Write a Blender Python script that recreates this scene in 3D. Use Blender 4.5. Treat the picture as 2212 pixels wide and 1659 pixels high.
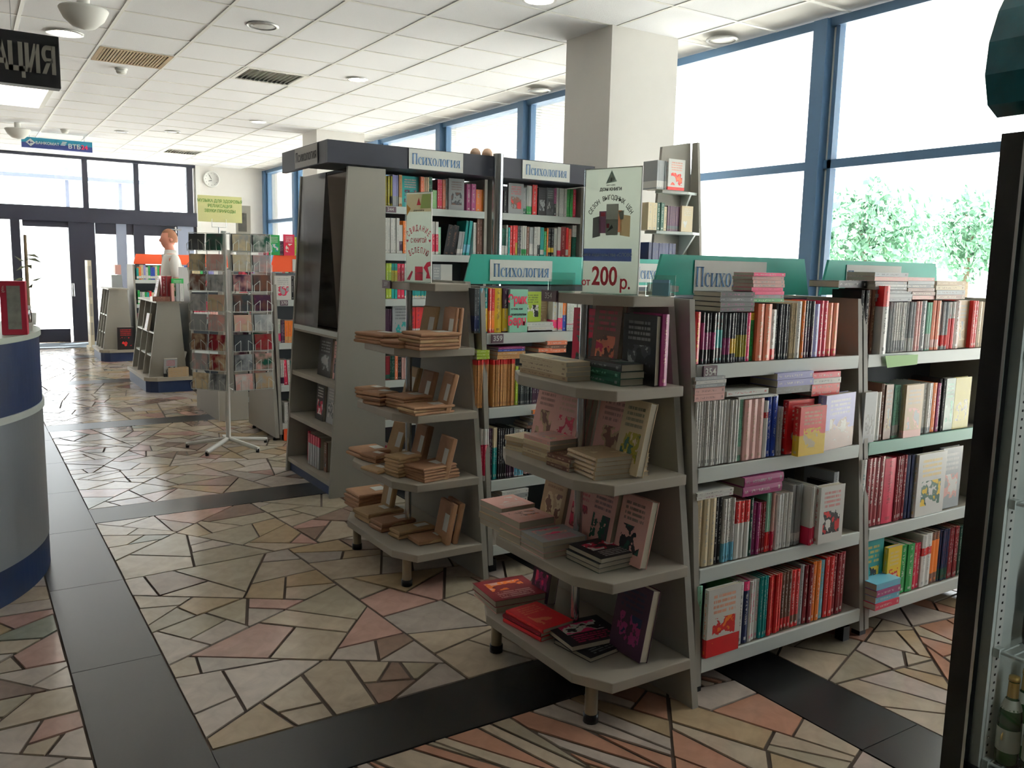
import bpy, bmesh, math, random
from math import sin, cos, pi, radians, tan
from mathutils import Vector, Matrix
rnd = random.Random(7)
SC = bpy.context.scene
for o in list(bpy.data.objects): bpy.data.objects.remove(o)

# ------------------------------------------------------------------ camera
YAW, PITCH, ROLL, FPX = 0.574885, 0.1378445, -0.0221291, 1839.65
CX, CY, EYE = 1106.0, 829.5, Vector((0, 0, 1.5))
_f = Vector((sin(YAW)*cos(PITCH), cos(YAW)*cos(PITCH), -sin(PITCH)))
_r = Vector((cos(YAW), -sin(YAW), 0)); _d = _f.cross(_r)
RX = _r*cos(ROLL)+_d*sin(ROLL); RY = -_r*sin(ROLL)+_d*cos(ROLL); RZ = _f
cam_d = bpy.data.cameras.new('camera'); cam = bpy.data.objects.new('camera', cam_d)
SC.collection.objects.link(cam); SC.camera = cam
cam_d.sensor_width = 36; cam_d.lens = FPX/2212*36; cam_d.clip_start = .05; cam_d.clip_end = 300
cam.matrix_world = Matrix(((RX.x, -RY.x, -RZ.x, 0), (RX.y, -RY.y, -RZ.y, 0), (RX.z, -RY.z, -RZ.z, 1.5), (0, 0, 0, 1)))
# measured points of the photograph -> places in the room (surveying helpers)
def ray(px, py): return RX*((px-CX)/FPX)+RY*((py-CY)/FPX)+RZ
def at_x(px, py, X): v = ray(px, py); return EYE+v*(X/v.x)
def at_y(px, py, Y): v = ray(px, py); return EYE+v*(Y/v.y)
def at_z(px, py, Z): v = ray(px, py); return EYE+v*((Z-1.5)/v.z)

# ------------------------------------------------------------------ world, lights, exposure
W = bpy.data.worlds.new('sky'); SC.world = W; W.use_nodes = True
bg = W.node_tree.nodes['Background']; bg.inputs[0].default_value = (.965, .98, 1, 1); bg.inputs[1].default_value = 3.6
sun_d = bpy.data.lights.new('sun', 'SUN'); sun_d.energy = 55; sun_d.angle = radians(1.5); sun_d.color = (1, .96, .9)
sun = bpy.data.objects.new('sun', sun_d); SC.collection.objects.link(sun); sun.rotation_euler = Vector((.42, .42, 1.0)).to_track_quat('Z', 'Y').to_euler()
SC.view_settings.view_transform = 'Standard'; SC.view_settings.look = 'None'
SC.view_settings.gamma = 1; SC.view_settings.use_curve_mapping = False; SC.view_settings.exposure = 0.45
SC.cycles.max_bounces = 7; SC.cycles.diffuse_bounces = 5; SC.cycles.transparent_max_bounces = 12
SC.cycles.sample_clamp_indirect = 6
def portal(name, loc, rot, sx, sy):
    l = bpy.data.lights.new(name, 'AREA'); l.shape = 'RECTANGLE'; l.size = sx; l.size_y = sy; l.cycles.is_portal = True
    o = bpy.data.objects.new(name, l); o.location = loc; o.rotation_euler = rot; SC.collection.objects.link(o)
portal('window_portal', (5.25, 8.6, 1.75), (0, radians(90), 0), 2.9, 16.6)
portal('door_portal', (1.4, 17.0, 1.6), (radians(-90), 0, 0), 4.8, 3.2)

# ------------------------------------------------------------------ materials
MATS = {}
DIM = 1.0
def dimmed(c): return [x*DIM for x in lin(c)]
def lin(c):
    return tuple((x/12.92 if x <= .04045 else ((x+.055)/1.055)**2.4) for x in c)
def mat(name, c=(.8, .8, .8), rough=.6, metal=0, noise=0, nscale=8, bump=0, bscale=60, emit=0, spec=.5, srgb=True):
    if name in MATS: return MATS[name]
    m = bpy.data.materials.new(name); m.use_nodes = True; nt = m.node_tree; b = nt.nodes['Principled BSDF']
    c = lin(c) if srgb else c
    b.inputs['Base Color'].default_value = (*c, 1); b.inputs['Roughness'].default_value = rough
    b.inputs['Metallic'].default_value = metal; b.inputs['Specular IOR Level'].default_value = spec
    if emit: b.inputs['Emission Color'].default_value = (*c, 1); b.inputs['Emission Strength'].default_value = emit
    if noise or bump:
        tc = nt.nodes.new('ShaderNodeTexCoord')
    if noise:
        n = nt.nodes.new('ShaderNodeTexNoise'); n.inputs['Scale'].default_value = nscale; n.inputs['Detail'].default_value = 6
        nt.links.new(tc.outputs['Object'], n.inputs['Vector'])
        mx = nt.nodes.new('ShaderNodeMix'); mx.data_type = 'RGBA'
        mx.inputs[6].default_value = (*[x*(1-noise) for x in c], 1); mx.inputs[7].default_value = (*[min(1, x*(1+noise)) for x in c], 1)
        nt.links.new(n.outputs['Fac'], mx.inputs[0]); nt.links.new(mx.outputs[2], b.inputs['Base Color'])
    if bump:
        n2 = nt.nodes.new('ShaderNodeTexNoise'); n2.inputs['Scale'].default_value = bscale
        nt.links.new(tc.outputs['Object'], n2.inputs['Vector'])
        bp = nt.nodes.new('ShaderNodeBump'); bp.inputs['Strength'].default_value = bump; bp.inputs['Distance'].default_value = .01
        nt.links.new(n2.outputs['Fac'], bp.inputs['Height']); nt.links.new(bp.outputs[0], b.inputs['Normal'])
    MATS[name] = m; return m
def glassmat(name, tint=(1, 1, 1), gloss=.06, rough=.02):
    if name in MATS: return MATS[name]
    m = bpy.data.materials.new(name); m.use_nodes = True; nt = m.node_tree; nt.nodes.clear()
    o = nt.nodes.new('ShaderNodeOutputMaterial'); t = nt.nodes.new('ShaderNodeBsdfTransparent'); g = nt.nodes.new('ShaderNodeBsdfGlossy')
    mx = nt.nodes.new('ShaderNodeMixShader'); fr = nt.nodes.new('ShaderNodeLayerWeight'); fr.inputs[0].default_value = .25
    mp = nt.nodes.new('ShaderNodeMapRange'); mp.inputs[3].default_value = gloss; mp.inputs[4].default_value = .8
    t.inputs[0].default_value = (*tint, 1); g.inputs['Roughness'].default_value = rough
    nt.links.new(fr.outputs['Fresnel'], mp.inputs[0]); nt.links.new(mp.outputs[0], mx.inputs[0])
    nt.links.new(t.outputs[0], mx.inputs[1]); nt.links.new(g.outputs[0], mx.inputs[2]); nt.links.new(mx.outputs[0], o.inputs[0])
    MATS[name] = m; return m

class NT:
    """tiny expression helper for shader maths"""
    def __init__(s, nt): s.nt = nt
    def n(s, t, **k):
        x = s.nt.nodes.new(t)
        for a, b in k.items(): setattr(x, a, b)
        return x
    def L(s, a, b): s.nt.links.new(a, b)
    def m(s, op, a, b=0.0, c=None):
        x = s.n('ShaderNodeMath', operation=op)
        for i, v in enumerate((a, b, c)):
            if v is None: continue
            if isinstance(v, (int, float)): x.inputs[i].default_value = v
            else: s.L(v, x.inputs[i])
        return x.outputs[0]
    def gt(s, a, b): return s.m('GREATER_THAN', a, b)
    def lt(s, a, b): return s.m('LESS_THAN', a, b)
    def an(s, *v):
        r = v[0]
        for x in v[1:]: r = s.m('MULTIPLY', r, x)
        return r
    def band(s, x, a, b): return s.an(s.gt(x, a), s.lt(x, b))
    def mix(s, f, a, b):
        x = s.n('ShaderNodeMix', data_type='RGBA')
        for i, v in ((0, f), (6, a), (7, b)):
            if isinstance(v, (int, float)): x.inputs[i].default_value = v
            elif isinstance(v, tuple): x.inputs[i].default_value = v
            else: s.L(v, x.inputs[i])
        return x.outputs[2]

def cover_material(obj=True):
    m = bpy.data.materials.new('book_cover'); m.use_nodes = True; nt = m.node_tree; N = NT(nt); b = nt.nodes['Principled BSDF']
    sp = N.n('ShaderNodeSeparateXYZ')
    if obj: tc = N.n('ShaderNodeTexCoord'); N.L(tc.outputs['Object'], sp.inputs[0])
    else: tc = N.n('ShaderNodeAttribute', attribute_name='upos'); N.L(tc.outputs['Vector'], sp.inputs[0])
    x, y, z = sp.outputs
    def attr(n):
        a = N.n('ShaderNodeAttribute', attribute_type='OBJECT' if obj else 'GEOMETRY', attribute_name=n); return a
    c1, c2, c3 = attr('c1').outputs['Color'], attr('c2').outputs['Color'], attr('c3').outputs['Color']
    par = N.n('ShaderNodeSeparateXYZ'); N.L(attr('par').outputs['Vector'], par.inputs[0]); lo, hi, sty = par.outputs
    rr = N.m('MULTIPLY', N.n('ShaderNodeObjectInfo').outputs['Random'] if obj else attr('rnd').outputs['Fac'], 57.3)
    spine = N.lt(y, .03); face = N.m('SUBTRACT', 1.0, spine)
    col = N.mix(N.band(z, lo, hi), c1, c2)
    def noise(a, bb, sc):
        cb = N.n('ShaderNodeCombineXYZ'); N.L(a, cb.inputs[0]); N.L(bb, cb.inputs[1]); N.L(rr, cb.inputs[2])
        t = N.n('ShaderNodeTexNoise'); t.inputs['Scale'].default_value = sc; t.inputs['Detail'].default_value = 1
        N.L(cb.outputs[0], t.inputs['Vector']); return t
    # lettering along the spine
    t1 = noise(N.m('MULTIPLY', z, 42.0), N.m('MULTIPLY', x, 3.0), 1.0)
    ttl = N.an(spine, N.band(x, .34, .66), N.band(z, .3, .8), N.gt(t1.outputs['Fac'], .51), N.gt(sty, .5))
    t1b = noise(N.m('MULTIPLY', z, 70.0), N.m('MULTIPLY', x, 4.0), 1.0)
    tt2 = N.an(spine, N.band(x, .36, .64), N.band(z, .87, .96), N.gt(t1b.outputs['Fac'], .5), N.gt(sty, .5))
    tt3 = N.an(spine, N.band(x, .3, .7), N.band(z, .05, .1), N.gt(sty, .5))
    # picture on the front board
    pic = N.an(face, N.band(y, .17, .85), N.band(z, .16, .56), N.gt(sty, 1.5))
    t2 = noise(N.m('MULTIPLY', y, 3.2), N.m('MULTIPLY', z, 4.2), 1.0); t2.inputs['Detail'].default_value = 3
    col = N.mix(N.an(pic, N.gt(t2.outputs['Fac'], .47)), col, c2)
    col = N.mix(N.an(pic, N.gt(t2.outputs['Fac'], .56)), col, c3)
    zz = N.m('FRACT', N.m('MULTIPLY', z, 13.0))
    t3 = noise(N.m('MULTIPLY', y, 26.0), N.m('MULTIPLY', N.m('FLOOR', N.m('MULTIPLY', z, 13.0)), 5.0), 1.0)
    rows = N.an(face, N.band(y, .17, .83), N.band(z, .62, .92), N.band(zz, .2, .75), N.gt(t3.outputs['Fac'], .42), N.gt(sty, 1.5))
    f = N.m('MINIMUM', N.m('ADD', N.m('ADD', ttl, N.m('ADD', tt2, tt3)), rows), 1.0)
    col = N.mix(N.m('MULTIPLY', f, .6), col, c3)
    if not obj:
        edge = N.m('MAXIMUM', N.m('MAXIMUM', N.gt(y, .995), N.gt(z, .995)), N.lt(z, .005)); col = N.mix(N.an(edge, N.band(x, .08, .92)), col, (.5, .46, .38, 1))
    N.L(col, b.inputs['Base Color']); b.inputs['Roughness'].default_value = .42
    return m
M_COVER = cover_material()
M_PAGES = mat('page_block', (.74, .71, .64), .85, noise=.06, nscale=40)
M_SHELF = mat('shelf_laminate', (.65, .625, .575), .5, noise=.04)
M_EDGE = mat('shelf_edge_white', (.83, .86, .845), .45)
M_PANEL = mat('panel_grey', (.61, .60, .565), .55, noise=.03)
M_DARK = mat('back_panel_slate', (.33, .36, .39), .7)
M_TEAL = mat('teal_board', (.10, .62, .56), .5)
M_ORANGE = mat('orange_board', (.93, .36, .18), .5)
M_NAVY = mat('navy_board', (.12, .14, .20), .5)
M_BLUE = mat('plinth_blue', (.10, .18, .34), .5)
M_PAPER = mat('paper_white', (.88, .89, .87), .6)
def translucent(m, f):
    nt = m.node_tree; b = nt.nodes['Principled BSDF']; o = nt.nodes['Material Output']; t = nt.nodes.new('ShaderNodeBsdfTranslucent'); x = nt.nodes.new('ShaderNodeMixShader')
    t.inputs[0].default_value = b.inputs['Base Color'].default_value; x.inputs[0].default_value = f; nt.links.new(b.outputs[0], x.inputs[1]); nt.links.new(t.outputs[0], x.inputs[2]); nt.links.new(x.outputs[0], o.inputs[0]); return m
M_CHROME = mat('chrome', (.75, .77, .78), .18, metal=1)
M_BLACK = mat('black_plastic', (.06, .06, .07), .4)
M_INKB = mat('ink_blue', (.14, .40, .62), .6)
M_INKR = mat('ink_red', (.88, .18, .34), .6)
M_INKK = mat('ink_black', (.12, .12, .13), .6)
M_WHITE = mat('white_paint', (.88, .88, .86), .6)
M_ALU = mat('window_frame_blue', (.27, .40, .53), .45)
M_ALUD = mat('door_frame_dark', (.13, .14, .20), .4)
M_ACRYL = glassmat('acrylic_clear', (.9, .95, .93), .08)
M_GLASS = glassmat('window_glass', (.97, .99, .99), .03)
M_TAG = mat('tag_plum', (.42, .33, .38), .5)

# ------------------------------------------------------------------ mesh helpers
class MB:
    def __init__(s): s.v = []; s.f = []; s.mi = []; s.sm = []
    def add(s, vs, fs, m=0, smooth=False):
        k = len(s.v); s.v += [tuple(v) for v in vs]; s.f += [tuple(k+i for i in f) for f in fs]
        s.mi += [m]*len(fs); s.sm += [smooth]*len(fs); return s
    def box(s, a, b, m=0):
        (x0, y0, z0), (x1, y1, z1) = a, b
        return s.add([(x0, y0, z0), (x1, y0, z0), (x1, y1, z0), (x0, y1, z0), (x0, y0, z1), (x1, y0, z1), (x1, y1, z1), (x0, y1, z1)],
                     [(0, 3, 2, 1), (4, 5, 6, 7), (0, 1, 5, 4), (1, 2, 6, 5), (2, 3, 7, 6), (3, 0, 4, 7)], m)
    def prism(s, poly, lo, hi, axis='z', m=0):
        def P(p, h):
            if axis == 'z': return (p[0], p[1], h)
            if axis == 'x': return (h, p[0], p[1])
            return (p[0], h, p[1])
        n = len(poly); vs = [P(p, lo) for p in poly]+[P(p, hi) for p in poly]
        fs = [tuple(range(n))[::-1], tuple(range(n, 2*n))]+[(i, (i+1) % n, n+(i+1) % n, n+i) for i in range(n)]
        return s.add(vs, fs, m)
    def tube(s, a, b, r, n=8, m=0, r2=None, cap=True):
        a = Vector(a); b = Vector(b); d = (b-a); r2 = r if r2 is None else r2
        if d.length < 1e-6: return s
        u = d.normalized(); t = u.orthogonal().normalized(); w = u.cross(t)
        vs = []
        for c, R in ((a, r), (b, r2)):
            for i in range(n):
                an = 2*pi*i/n; vs.append(c+(t*cos(an)+w*sin(an))*R)
        s.add(vs, [(i, (i+1) % n, n+(i+1) % n, n+i) for i in range(n)], m, True)
        if cap: s.add(vs, [tuple(range(n))[::-1], tuple(range(n, 2*n))], m)
        return s
    def lathe(s, prof, n=20, c=(0, 0, 0), m=0, axis='z'):
        vs = []
        for r, h in prof:
            for i in range(n):
                a = 2*pi*i/n
                p = (r*cos(a), r*sin(a), h) if axis == 'z' else (r*cos(a), h, r*sin(a))
                vs.append((p[0]+c[0], p[1]+c[1], p[2]+c[2]))
        fs = [(j*n+i, j*n+(i+1) % n, (j+1)*n+(i+1) % n, (j+1)*n+i) for j in range(len(prof)-1) for i in range(n)]
        return s.add(vs, fs, m, True)
    def mesh(s, name):
        me = bpy.data.meshes.new(name); me.from_pydata(s.v, [], s.f); me.update()
        bm = bmesh.new(); bm.from_mesh(me); bmesh.ops.recalc_face_normals(bm, faces=bm.faces); bm.to_mesh(me); bm.free()
        if len(me.polygons) == len(s.f):
            me.polygons.foreach_set('material_index', s.mi); me.polygons.foreach_set('use_smooth', s.sm)
        return me
    def build(s, name, mats, parent=None, bevel=0):
        me = s.mesh(name)
        for m in (mats if isinstance(mats, (list, tuple)) else [mats]): me.materials.append(m)
        o = bpy.data.objects.new(name, me); SC.collection.objects.link(o)
        if parent: o.parent = parent
        if bevel:
            bv = o.modifiers.new('bevel', 'BEVEL'); bv.width = bevel; bv.segments = 2; bv.limit_method = 'ANGLE'
        return o
def box(name, a, b, m, parent=None, bevel=0): return MB().box(a, b).build(name, m, parent, bevel)
def tag(o, label=None, cat=None, group=None, kind=None):
    if label: o['label'] = label
    if cat: o['category'] = cat
    if group: o['group'] = group
    if kind: o['kind'] = kind
    return o
def thing(name, label, cat, loc=(0, 0, 0), rz=0, group=None):
    o = bpy.data.objects.new(name, None); o.empty_display_size = .1; SC.collection.objects.link(o)
    o.location = loc; o.rotation_euler = (0, 0, rz); return tag(o, label, cat, group)
def struct(name, mb, m, parent=None):
    o = mb.build(name, m, parent)
    if not parent: o['kind'] = 'structure'
    return o
def copy_tree(o, parent=None):
    c = o.copy(); SC.collection.objects.link(c); c.parent = parent
    for ch in list(o.children): copy_tree(ch, c)
    return c
def ordn(n):
    w = 'first second third fourth fifth sixth seventh eighth ninth tenth eleventh twelfth thirteenth fourteenth fifteenth sixteenth seventeenth eighteenth nineteenth twentieth'.split()
    return w[n-1] if n <= 20 else 'twenty-'+w[n-21] if n < 30 else 'thirtieth' if n == 30 else 'thirty-'+w[n-31] if n < 40 else 'fortieth' if n == 40 else 'forty-'+w[n-41]

# serif Cyrillic lettering, built stroke by stroke (x-height 1)
def _ring(cx, cy, rx, ry, tx, ty, a0=0, a1=360, n=22):
    out = []; k = max(4, int(n*abs(a1-a0)/360))
    for i in range(k):
        A, B = radians(a0+(a1-a0)*i/k), radians(a0+(a1-a0)*(i+1)/k)
        out.append([(cx+rx*cos(A), cy+ry*sin(A)), (cx+rx*cos(B), cy+ry*sin(B)), (cx+(rx-tx)*cos(B), cy+(ry-ty)*sin(B)), (cx+(rx-tx)*cos(A), cy+(ry-ty)*sin(A))])
    return out
def _b(x0, y0, x1, y1): return [(x0, y0), (x1, y0), (x1, y1), (x0, y1)]
def _d(xa, ya, xb, yb, w): return [(xa, ya), (xa+w, ya), (xb+w, yb), (xb, yb)]
T, S = .17, .06
def _stem(x, h=1.0): return [_b(x, 0, x+T, h), _b(x-.07, 0, x+T+.07, S), _b(x-.07, h-S, x+T+.07, h)]
GL = {
 'П': (1.05, _stem(.1, 1.45)+_stem(.72, 1.45)+[_b(.1, 1.38, .85, 1.45)]),
 'Б': (.95, _stem(.1, 1.45)+[_b(.1, 1.38, .75, 1.45), _b(.7, 1.15, .75, 1.45), _b(.1, .78, .5, .84), _b(.1, 0, .5, .06)]+_ring(.5, .42, .35, .42, .16, .06, -90, 90)),
 'с': (.72, _ring(.4, .5, .34, .52, .16, .07, 55, 305)+[_b(.52, .72, .66, .88)]),
 'и': (.98, _stem(.1)+_stem(.68)+[_d(.2, .08, .7, .85, .08)]),
 'х': (.85, [_d(.1, .97, .58, .03, .18), _d(.12, .03, .62, .97, .07), _b(.02, 0, .32, S), _b(.52, 0, .84, S), _b(.02, 1-S, .34, 1), _b(.5, 1-S, .8, 1)]),
 'о': (.84, _ring(.41, .5, .36, .52, .16, .06)),
 'л': (.9, _stem(.6)+[_d(.14, .1, .34, .96, .07), _b(.3, 1-S, .8, 1), _b(.03, 0, .22, .12)]),
 'г': (.72, _stem(.1)+[_b(.1, 1-S, .62, 1), _b(.56, .72, .62, 1)]),
 'я': (.86, _stem(.56)+_ring(.45, .72, .32, .28, .14, .06, 90, 270)+[_b(.42, .94, .6, 1), _b(.42, .44, .6, .5), _d(.08, .04, .36, .46, .13), _b(0, 0, .24, S)]),
 'у': (.84, [_d(.1, .97, .4, .12, .18), _d(.16, -.35, .66, .97, .07), _b(.02, 1-S, .34, 1), _b(.54, 1-S, .84, 1), _b(.06, -.42, .26, -.3)]),
}
def serif(text, parent, h, m, cx, z0, y=-.002):
    """flat lettering in the parent's XZ plane, centred on cx, x-height h"""
    w = sum(GL[c][0] for c in text); x = -w/2; mb = MB()
    for c in text:
        a, polys = GL[c]
        for p in polys:
            q = [(cx+(x+u)*h*.86, y, z0+v*h) for u, v in p]; mb.add(q, [tuple(range(len(q)))])
        x += a
    return mb.build('lettering', m, parent)
def sans(text, parent, size, m, loc, rot=(pi/2, 0, 0), name='lettering', align='CENTER', bold=0, sx=1.0):
    c = bpy.data.curves.new(name, 'FONT'); c.body = text; c.size = size; c.align_x = align; c.align_y = 'CENTER'; c.offset = bold
    c.resolution_u = 3; c.materials.append(m); c.extrude = .0003
    tmp = bpy.data.objects.new('tmp', c); me = bpy.data.meshes.new_from_object(tmp); bpy.data.objects.remove(tmp)
    if not me.materials: me.materials.append(m)
    o = bpy.data.objects.new(name, me); SC.collection.objects.link(o); o.parent = parent; o.location = loc; o.rotation_euler = rot; o.scale = (sx, 1, 1)
    return o
def arc_text(text, parent, size, m, c, R, a0, a1, y, sx=1.0, sy=1.0, lsx=.8):
    n = len(text)
    for i, ch in enumerate(text):
        if ch == ' ': continue
        a = radians(a0+(a1-a0)*i/(n-1))
        sans(ch, parent, size, m, (c[0]+R*cos(a)*sx, y, c[1]+R*sin(a)*sy), (pi/2, -(a-pi/2)*.8, 0), bold=size*.012, sx=lsx)

# ================================================================== THE SETTING
YE, XW, HC = 16.9, 5.1, 3.22     # end wall, window wall, ceiling
M_WALL = mat('wall_paint', (.87, .86, .84), .8, noise=.03)
M_TILE = mat('ceiling_tile', (.95, .955, .965), .9, bump=.35, bscale=220, noise=.05, nscale=150)
M_GRID = mat('ceiling_grid', (.92, .92, .90), .5)
M_GROUT = mat('grout', (.34, .29, .25), .9)
M_GRAN = mat('black_granite', (.12, .12, .125), .28, noise=.25, nscale=120)
M_SHOP = mat('shop_interior_wall', (.56, .53, .50), .8, noise=.2, nscale=2)
struct('wall_left', MB().box((-6.2, -3.2, 0), (-6, YE+.2, HC)), M_SHOP)
struct('wall_back', MB().box((-6, -3.2, 0), (XW+.2, -3, HC)), M_SHOP)
struct('wall_right_added', MB().box((XW, -3, .32), (XW+.2, .23, HC)), M_SHOP)  # unseen, added in place of window bays to dim the near rows
w = MB().box((3.78, YE, 0), (XW+.25, YE+.2, HC+.1)); struct('wall_far', w, M_WALL); struct('wall_far_added', MB().box((-6, YE-.01, 0), (-1.0, YE+.2, HC+.1)), M_SHOP)  # left piece is unseen, added in place of glass to darken the mirror
struct('wall_window', MB().box((XW, -3, 0), (XW+.2, YE, .32)), M_WALL)
ceil = struct('ceiling', MB().box((-6, -3, HC+.03), (XW+.25, YE+.1, HC+.1)), M_WALL)
GX, GY = [3.47+.6*k for k in range(-16, 3)], [6.21+.6*k for k in range(-16, 19)]
g = MB()
for x in GX: g.box((x-.012, -3, HC-.003), (x+.012, YE, HC+.004))
for y in GY: g.box((-6, y-.012, HC-.002), (XW, y+.012, HC+.004))
g.build('ceiling_grid', M_GRID, ceil)
tm = MB().box((.013, .013, 0), (.587, .587, .012)).mesh('ceiling_tile'); tm.materials.append(M_TILE)
VENT = {(1.07, 8.01): 'brown', (2.27, 8.01): 'white', (2.87, 14.61): 'white'}
def inview(p, m=60):
    d = Vector(p)-EYE; z = d.dot(RZ)
    if z < .2: return None
    u, v = CX+FPX*d.dot(RX)/z, CY+FPX*d.dot(RY)/z
    return (u, v, z) if -m < u < 2212+m and -m < v < 1659+m else None
rest = MB(); cells = []
for i, x in enumerate(GX[:-1]):
    for y in GY[:-1]:
        if any(abs(x-a) < .01 and abs(y-b) < .01 for a, b in VENT): continue
        q = inview((x+.3, y+.3, HC), 90)
        cells.append((q[2] if q and y < YE else 99, x, y))
cells.sort()
for n, (q, x, y) in enumerate(cells):
    if q < 99 and n < 300:
        o = bpy.data.objects.new('ceiling_tile', tm); SC.collection.objects.link(o); o.parent = ceil
        o.location = (x, y, HC+.002); o.rotation_euler = (radians(rnd.uniform(-.12, .12)), radians(rnd.uniform(-.12, .12)), 0)
    elif x+.6 <= XW+.1 and y+.6 < YE+.2:
        rest.box((x+.013, y+.013, HC+.002), (x+.587, y+.587, HC+.014))
tag(rest.build('ceiling_tiles_beyond', M_TILE, ceil), kind='stuff')

# floor: crazy paving of broken marble between black granite bands
fl = struct('floor', MB().box((-6, -3, -.12), (XW+.2, YE+.3, -.006)), M_GROUT)
def stone_mat(name, obj):
    m = bpy.data.materials.new(name); m.use_nodes = True; nt = m.node_tree; N = NT(nt); b = nt.nodes['Principled BSDF']
    a = N.n('ShaderNodeAttribute', attribute_type='OBJECT' if obj else 'GEOMETRY', attribute_name='c1' if obj else 'c1')
    tc = N.n('ShaderNodeTexCoord'); t = N.n('ShaderNodeTexNoise'); t.inputs['Scale'].default_value = 9; t.inputs['Detail'].default_value = 8
    t.inputs['Distortion'].default_value = 1.2; N.L(tc.outputs['Object'], t.inputs['Vector'])
    f = N.m('MULTIPLY_ADD', t.outputs['Fac'], .5, .46)
    x = N.n('ShaderNodeVectorMath', operation='SCALE'); N.L(a.outputs['Color'], x.inputs[0]); N.L(f, x.inputs['Scale'])
    N.L(x.outputs[0], b.inputs['Base Color']); b.inputs['Roughness'].default_value = .27
    N.L(N.m('MULTIPLY_ADD', t.outputs['Fac'], .10, .12), b.inputs['Roughness'])
    return m
M_STONE, M_STONE2 = stone_mat('marble_piece', True), stone_mat('marble_pieces', False)
PALST = [(.86, .79, .70)]*7+[(.80, .75, .66)]*5+[(.82, .72, .58)]*4+[(.89, .83, .78)]*6+[(.84, .68, .63)]*2+[(.66, .56, .50)]*3+[(.68, .69, .63)]*1+[(.82, .77, .73)]*2
def area(p): return abs(sum(p[i][0]*p[(i+1) % len(p)][1]-p[(i+1) % len(p)][0]*p[i][1] for i in range(len(p))))/2
def cut(p, q, d):
    n = (-d[1], d[0]); A, B = [], []
    for i in range(len(p)):
        a, b = p[i], p[(i+1) % len(p)]
        sa = (a[0]-q[0])*n[0]+(a[1]-q[1])*n[1]; sb = (b[0]-q[0])*n[0]+(b[1]-q[1])*n[1]
        (A if sa >= 0 else B).append(a)
        if sa*sb < 0:
            t = sa/(sa-sb); c = (a[0]+(b[0]-a[0])*t, a[1]+(b[1]-a[1])*t); A.append(c); B.append(c)
    return A, B
def shatter(p, out, r, amin, amax, bias=None):
    a = area(p)
    if a < .0025: out.append(p); return
    if a < r.uniform(amin, amax): out.append(p); return
    cx, cy = sum(v[0] for v in p)/len(p), sum(v[1] for v in p)/len(p)
    sxx = sum((v[0]-cx)**2 for v in p); syy = sum((v[1]-cy)**2 for v in p); sxy = sum((v[0]-cx)*(v[1]-cy) for v in p)
    main = .5*math.atan2(2*sxy, sxx-syy); elong = a**.5
    th = main+pi/2+r.gauss(0, .27)
    if bias is not None and r.random() < .62: th = bias+r.gauss(0, .1)
    q = (cx+r.uniform(-.2, .2)*elong, cy+r.uniform(-.2, .2)*elong)
    A, B = cut(p, q, (cos(th), sin(th)))
    if len(A) < 3 or len(B) < 3 or area(A) < .002 or area(B) < .002: out.append(p); return
    shatter(A, out, r, amin, amax, bias); shatter(B, out, r, amin, amax, bias)
def inset(p, g):
    cx, cy = sum(v[0] for v in p)/len(p), sum(v[1] for v in p)/len(p)
    for i in range(len(p)):
        pass
    if sum(p[i][0]*p[(i+1) % len(p)][1]-p[(i+1) % len(p)][0]*p[i][1] for i in range(len(p))) < 0: p = p[::-1]
    q = list(p)
    for i in range(len(p)):
        a, b = p[i], p[(i+1) % len(p)]; L = math.hypot(b[0]-a[0], b[1]-a[1])
        if L < 1e-5: continue
        d = ((b[0]-a[0])/L, (b[1]-a[1])/L); n = (-d[1], d[0])
        A, _ = cut(q, (a[0]+n[0]*g, a[1]+n[1]*g), d)
        if len(A) < 3: return None
        q = A
    return q
XS = [(-6, -5.99), (-3.89, -3.58), (-1.82, -1.51), (.26, .57), (2.33, 2.63), (4.4, 4.7), (5.1, 5.2)]
YS = [(-3, -2.99), (-.73, -.43), (2.24, 2.54), (5.2, 5.51), (8.17, 8.48), (11.14, 11.45), (14.11, 14.42), (YE, YE+.1)]
stones = []; rs = random.Random(21)
for i in range(len(XS)-1):
    for j in range(len(YS)-1):
        x0, x1, y0, y1 = XS[i][1], XS[i+1][0], YS[j][1], YS[j+1][0]
        if x1-x0 < .05: continue
        bias = None; lim = (.016, .08)
        if i == 3 and j == 1: bias, lim = 1.95, (.012, .06)
        if i == 3 and j == 2: lim = (.016, .11)
        shatter([(x0, y0), (x1, y0), (x1, y1), (x0, y1)], stones, rs, lim[0], lim[1], bias)
ranked = []
for p in stones:
    q = inset(p, rs.uniform(.004, .008))
    if not q or area(q) < .0006: continue
    c = (sum(v[0] for v in q)/len(q), sum(v[1] for v in q)/len(q))
    iv = inview((c[0], c[1], 0), 40); vis = 0
    hid = c[0] > 2.15 and (2.5 < c[1] < 2.9 or 3.4 < c[1] < 9)
    if iv and not hid: vis = area(q)/iv[2]**3
    pal = PALST
    if c[0] > .57 and c[1] < 2.24: pal = PALST[:20]+[(.82, .62, .52)]*8
    ranked.append((vis, q, c, rs.choice(pal)))
ranked.sort(key=lambda t: -t[0])
lump = MB(); lcol = []
for n, (vis, q, c, col) in enumerate(ranked):
    k = rs.uniform(.9, 1.06); col = tuple(min(1, v*k) for v in lin(col))
    top = rs.uniform(-.0008, .0008)
    if n < 300 and vis > 0:
        mb = MB().prism([(v[0]-c[0], v[1]-c[1]) for v in q], -.012, top)
        o = mb.build('flagstone', M_STONE, fl); o.location = (c[0], c[1], 0); o['c1'] = list(col)
    else:
        k0 = len(lump.f); lump.prism(q, -.012, top); lcol += [col]*(len(lump.f)-k0)
o = lump.build('flagstones_beyond', M_STONE2, fl); tag(o, kind='stuff')
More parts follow.
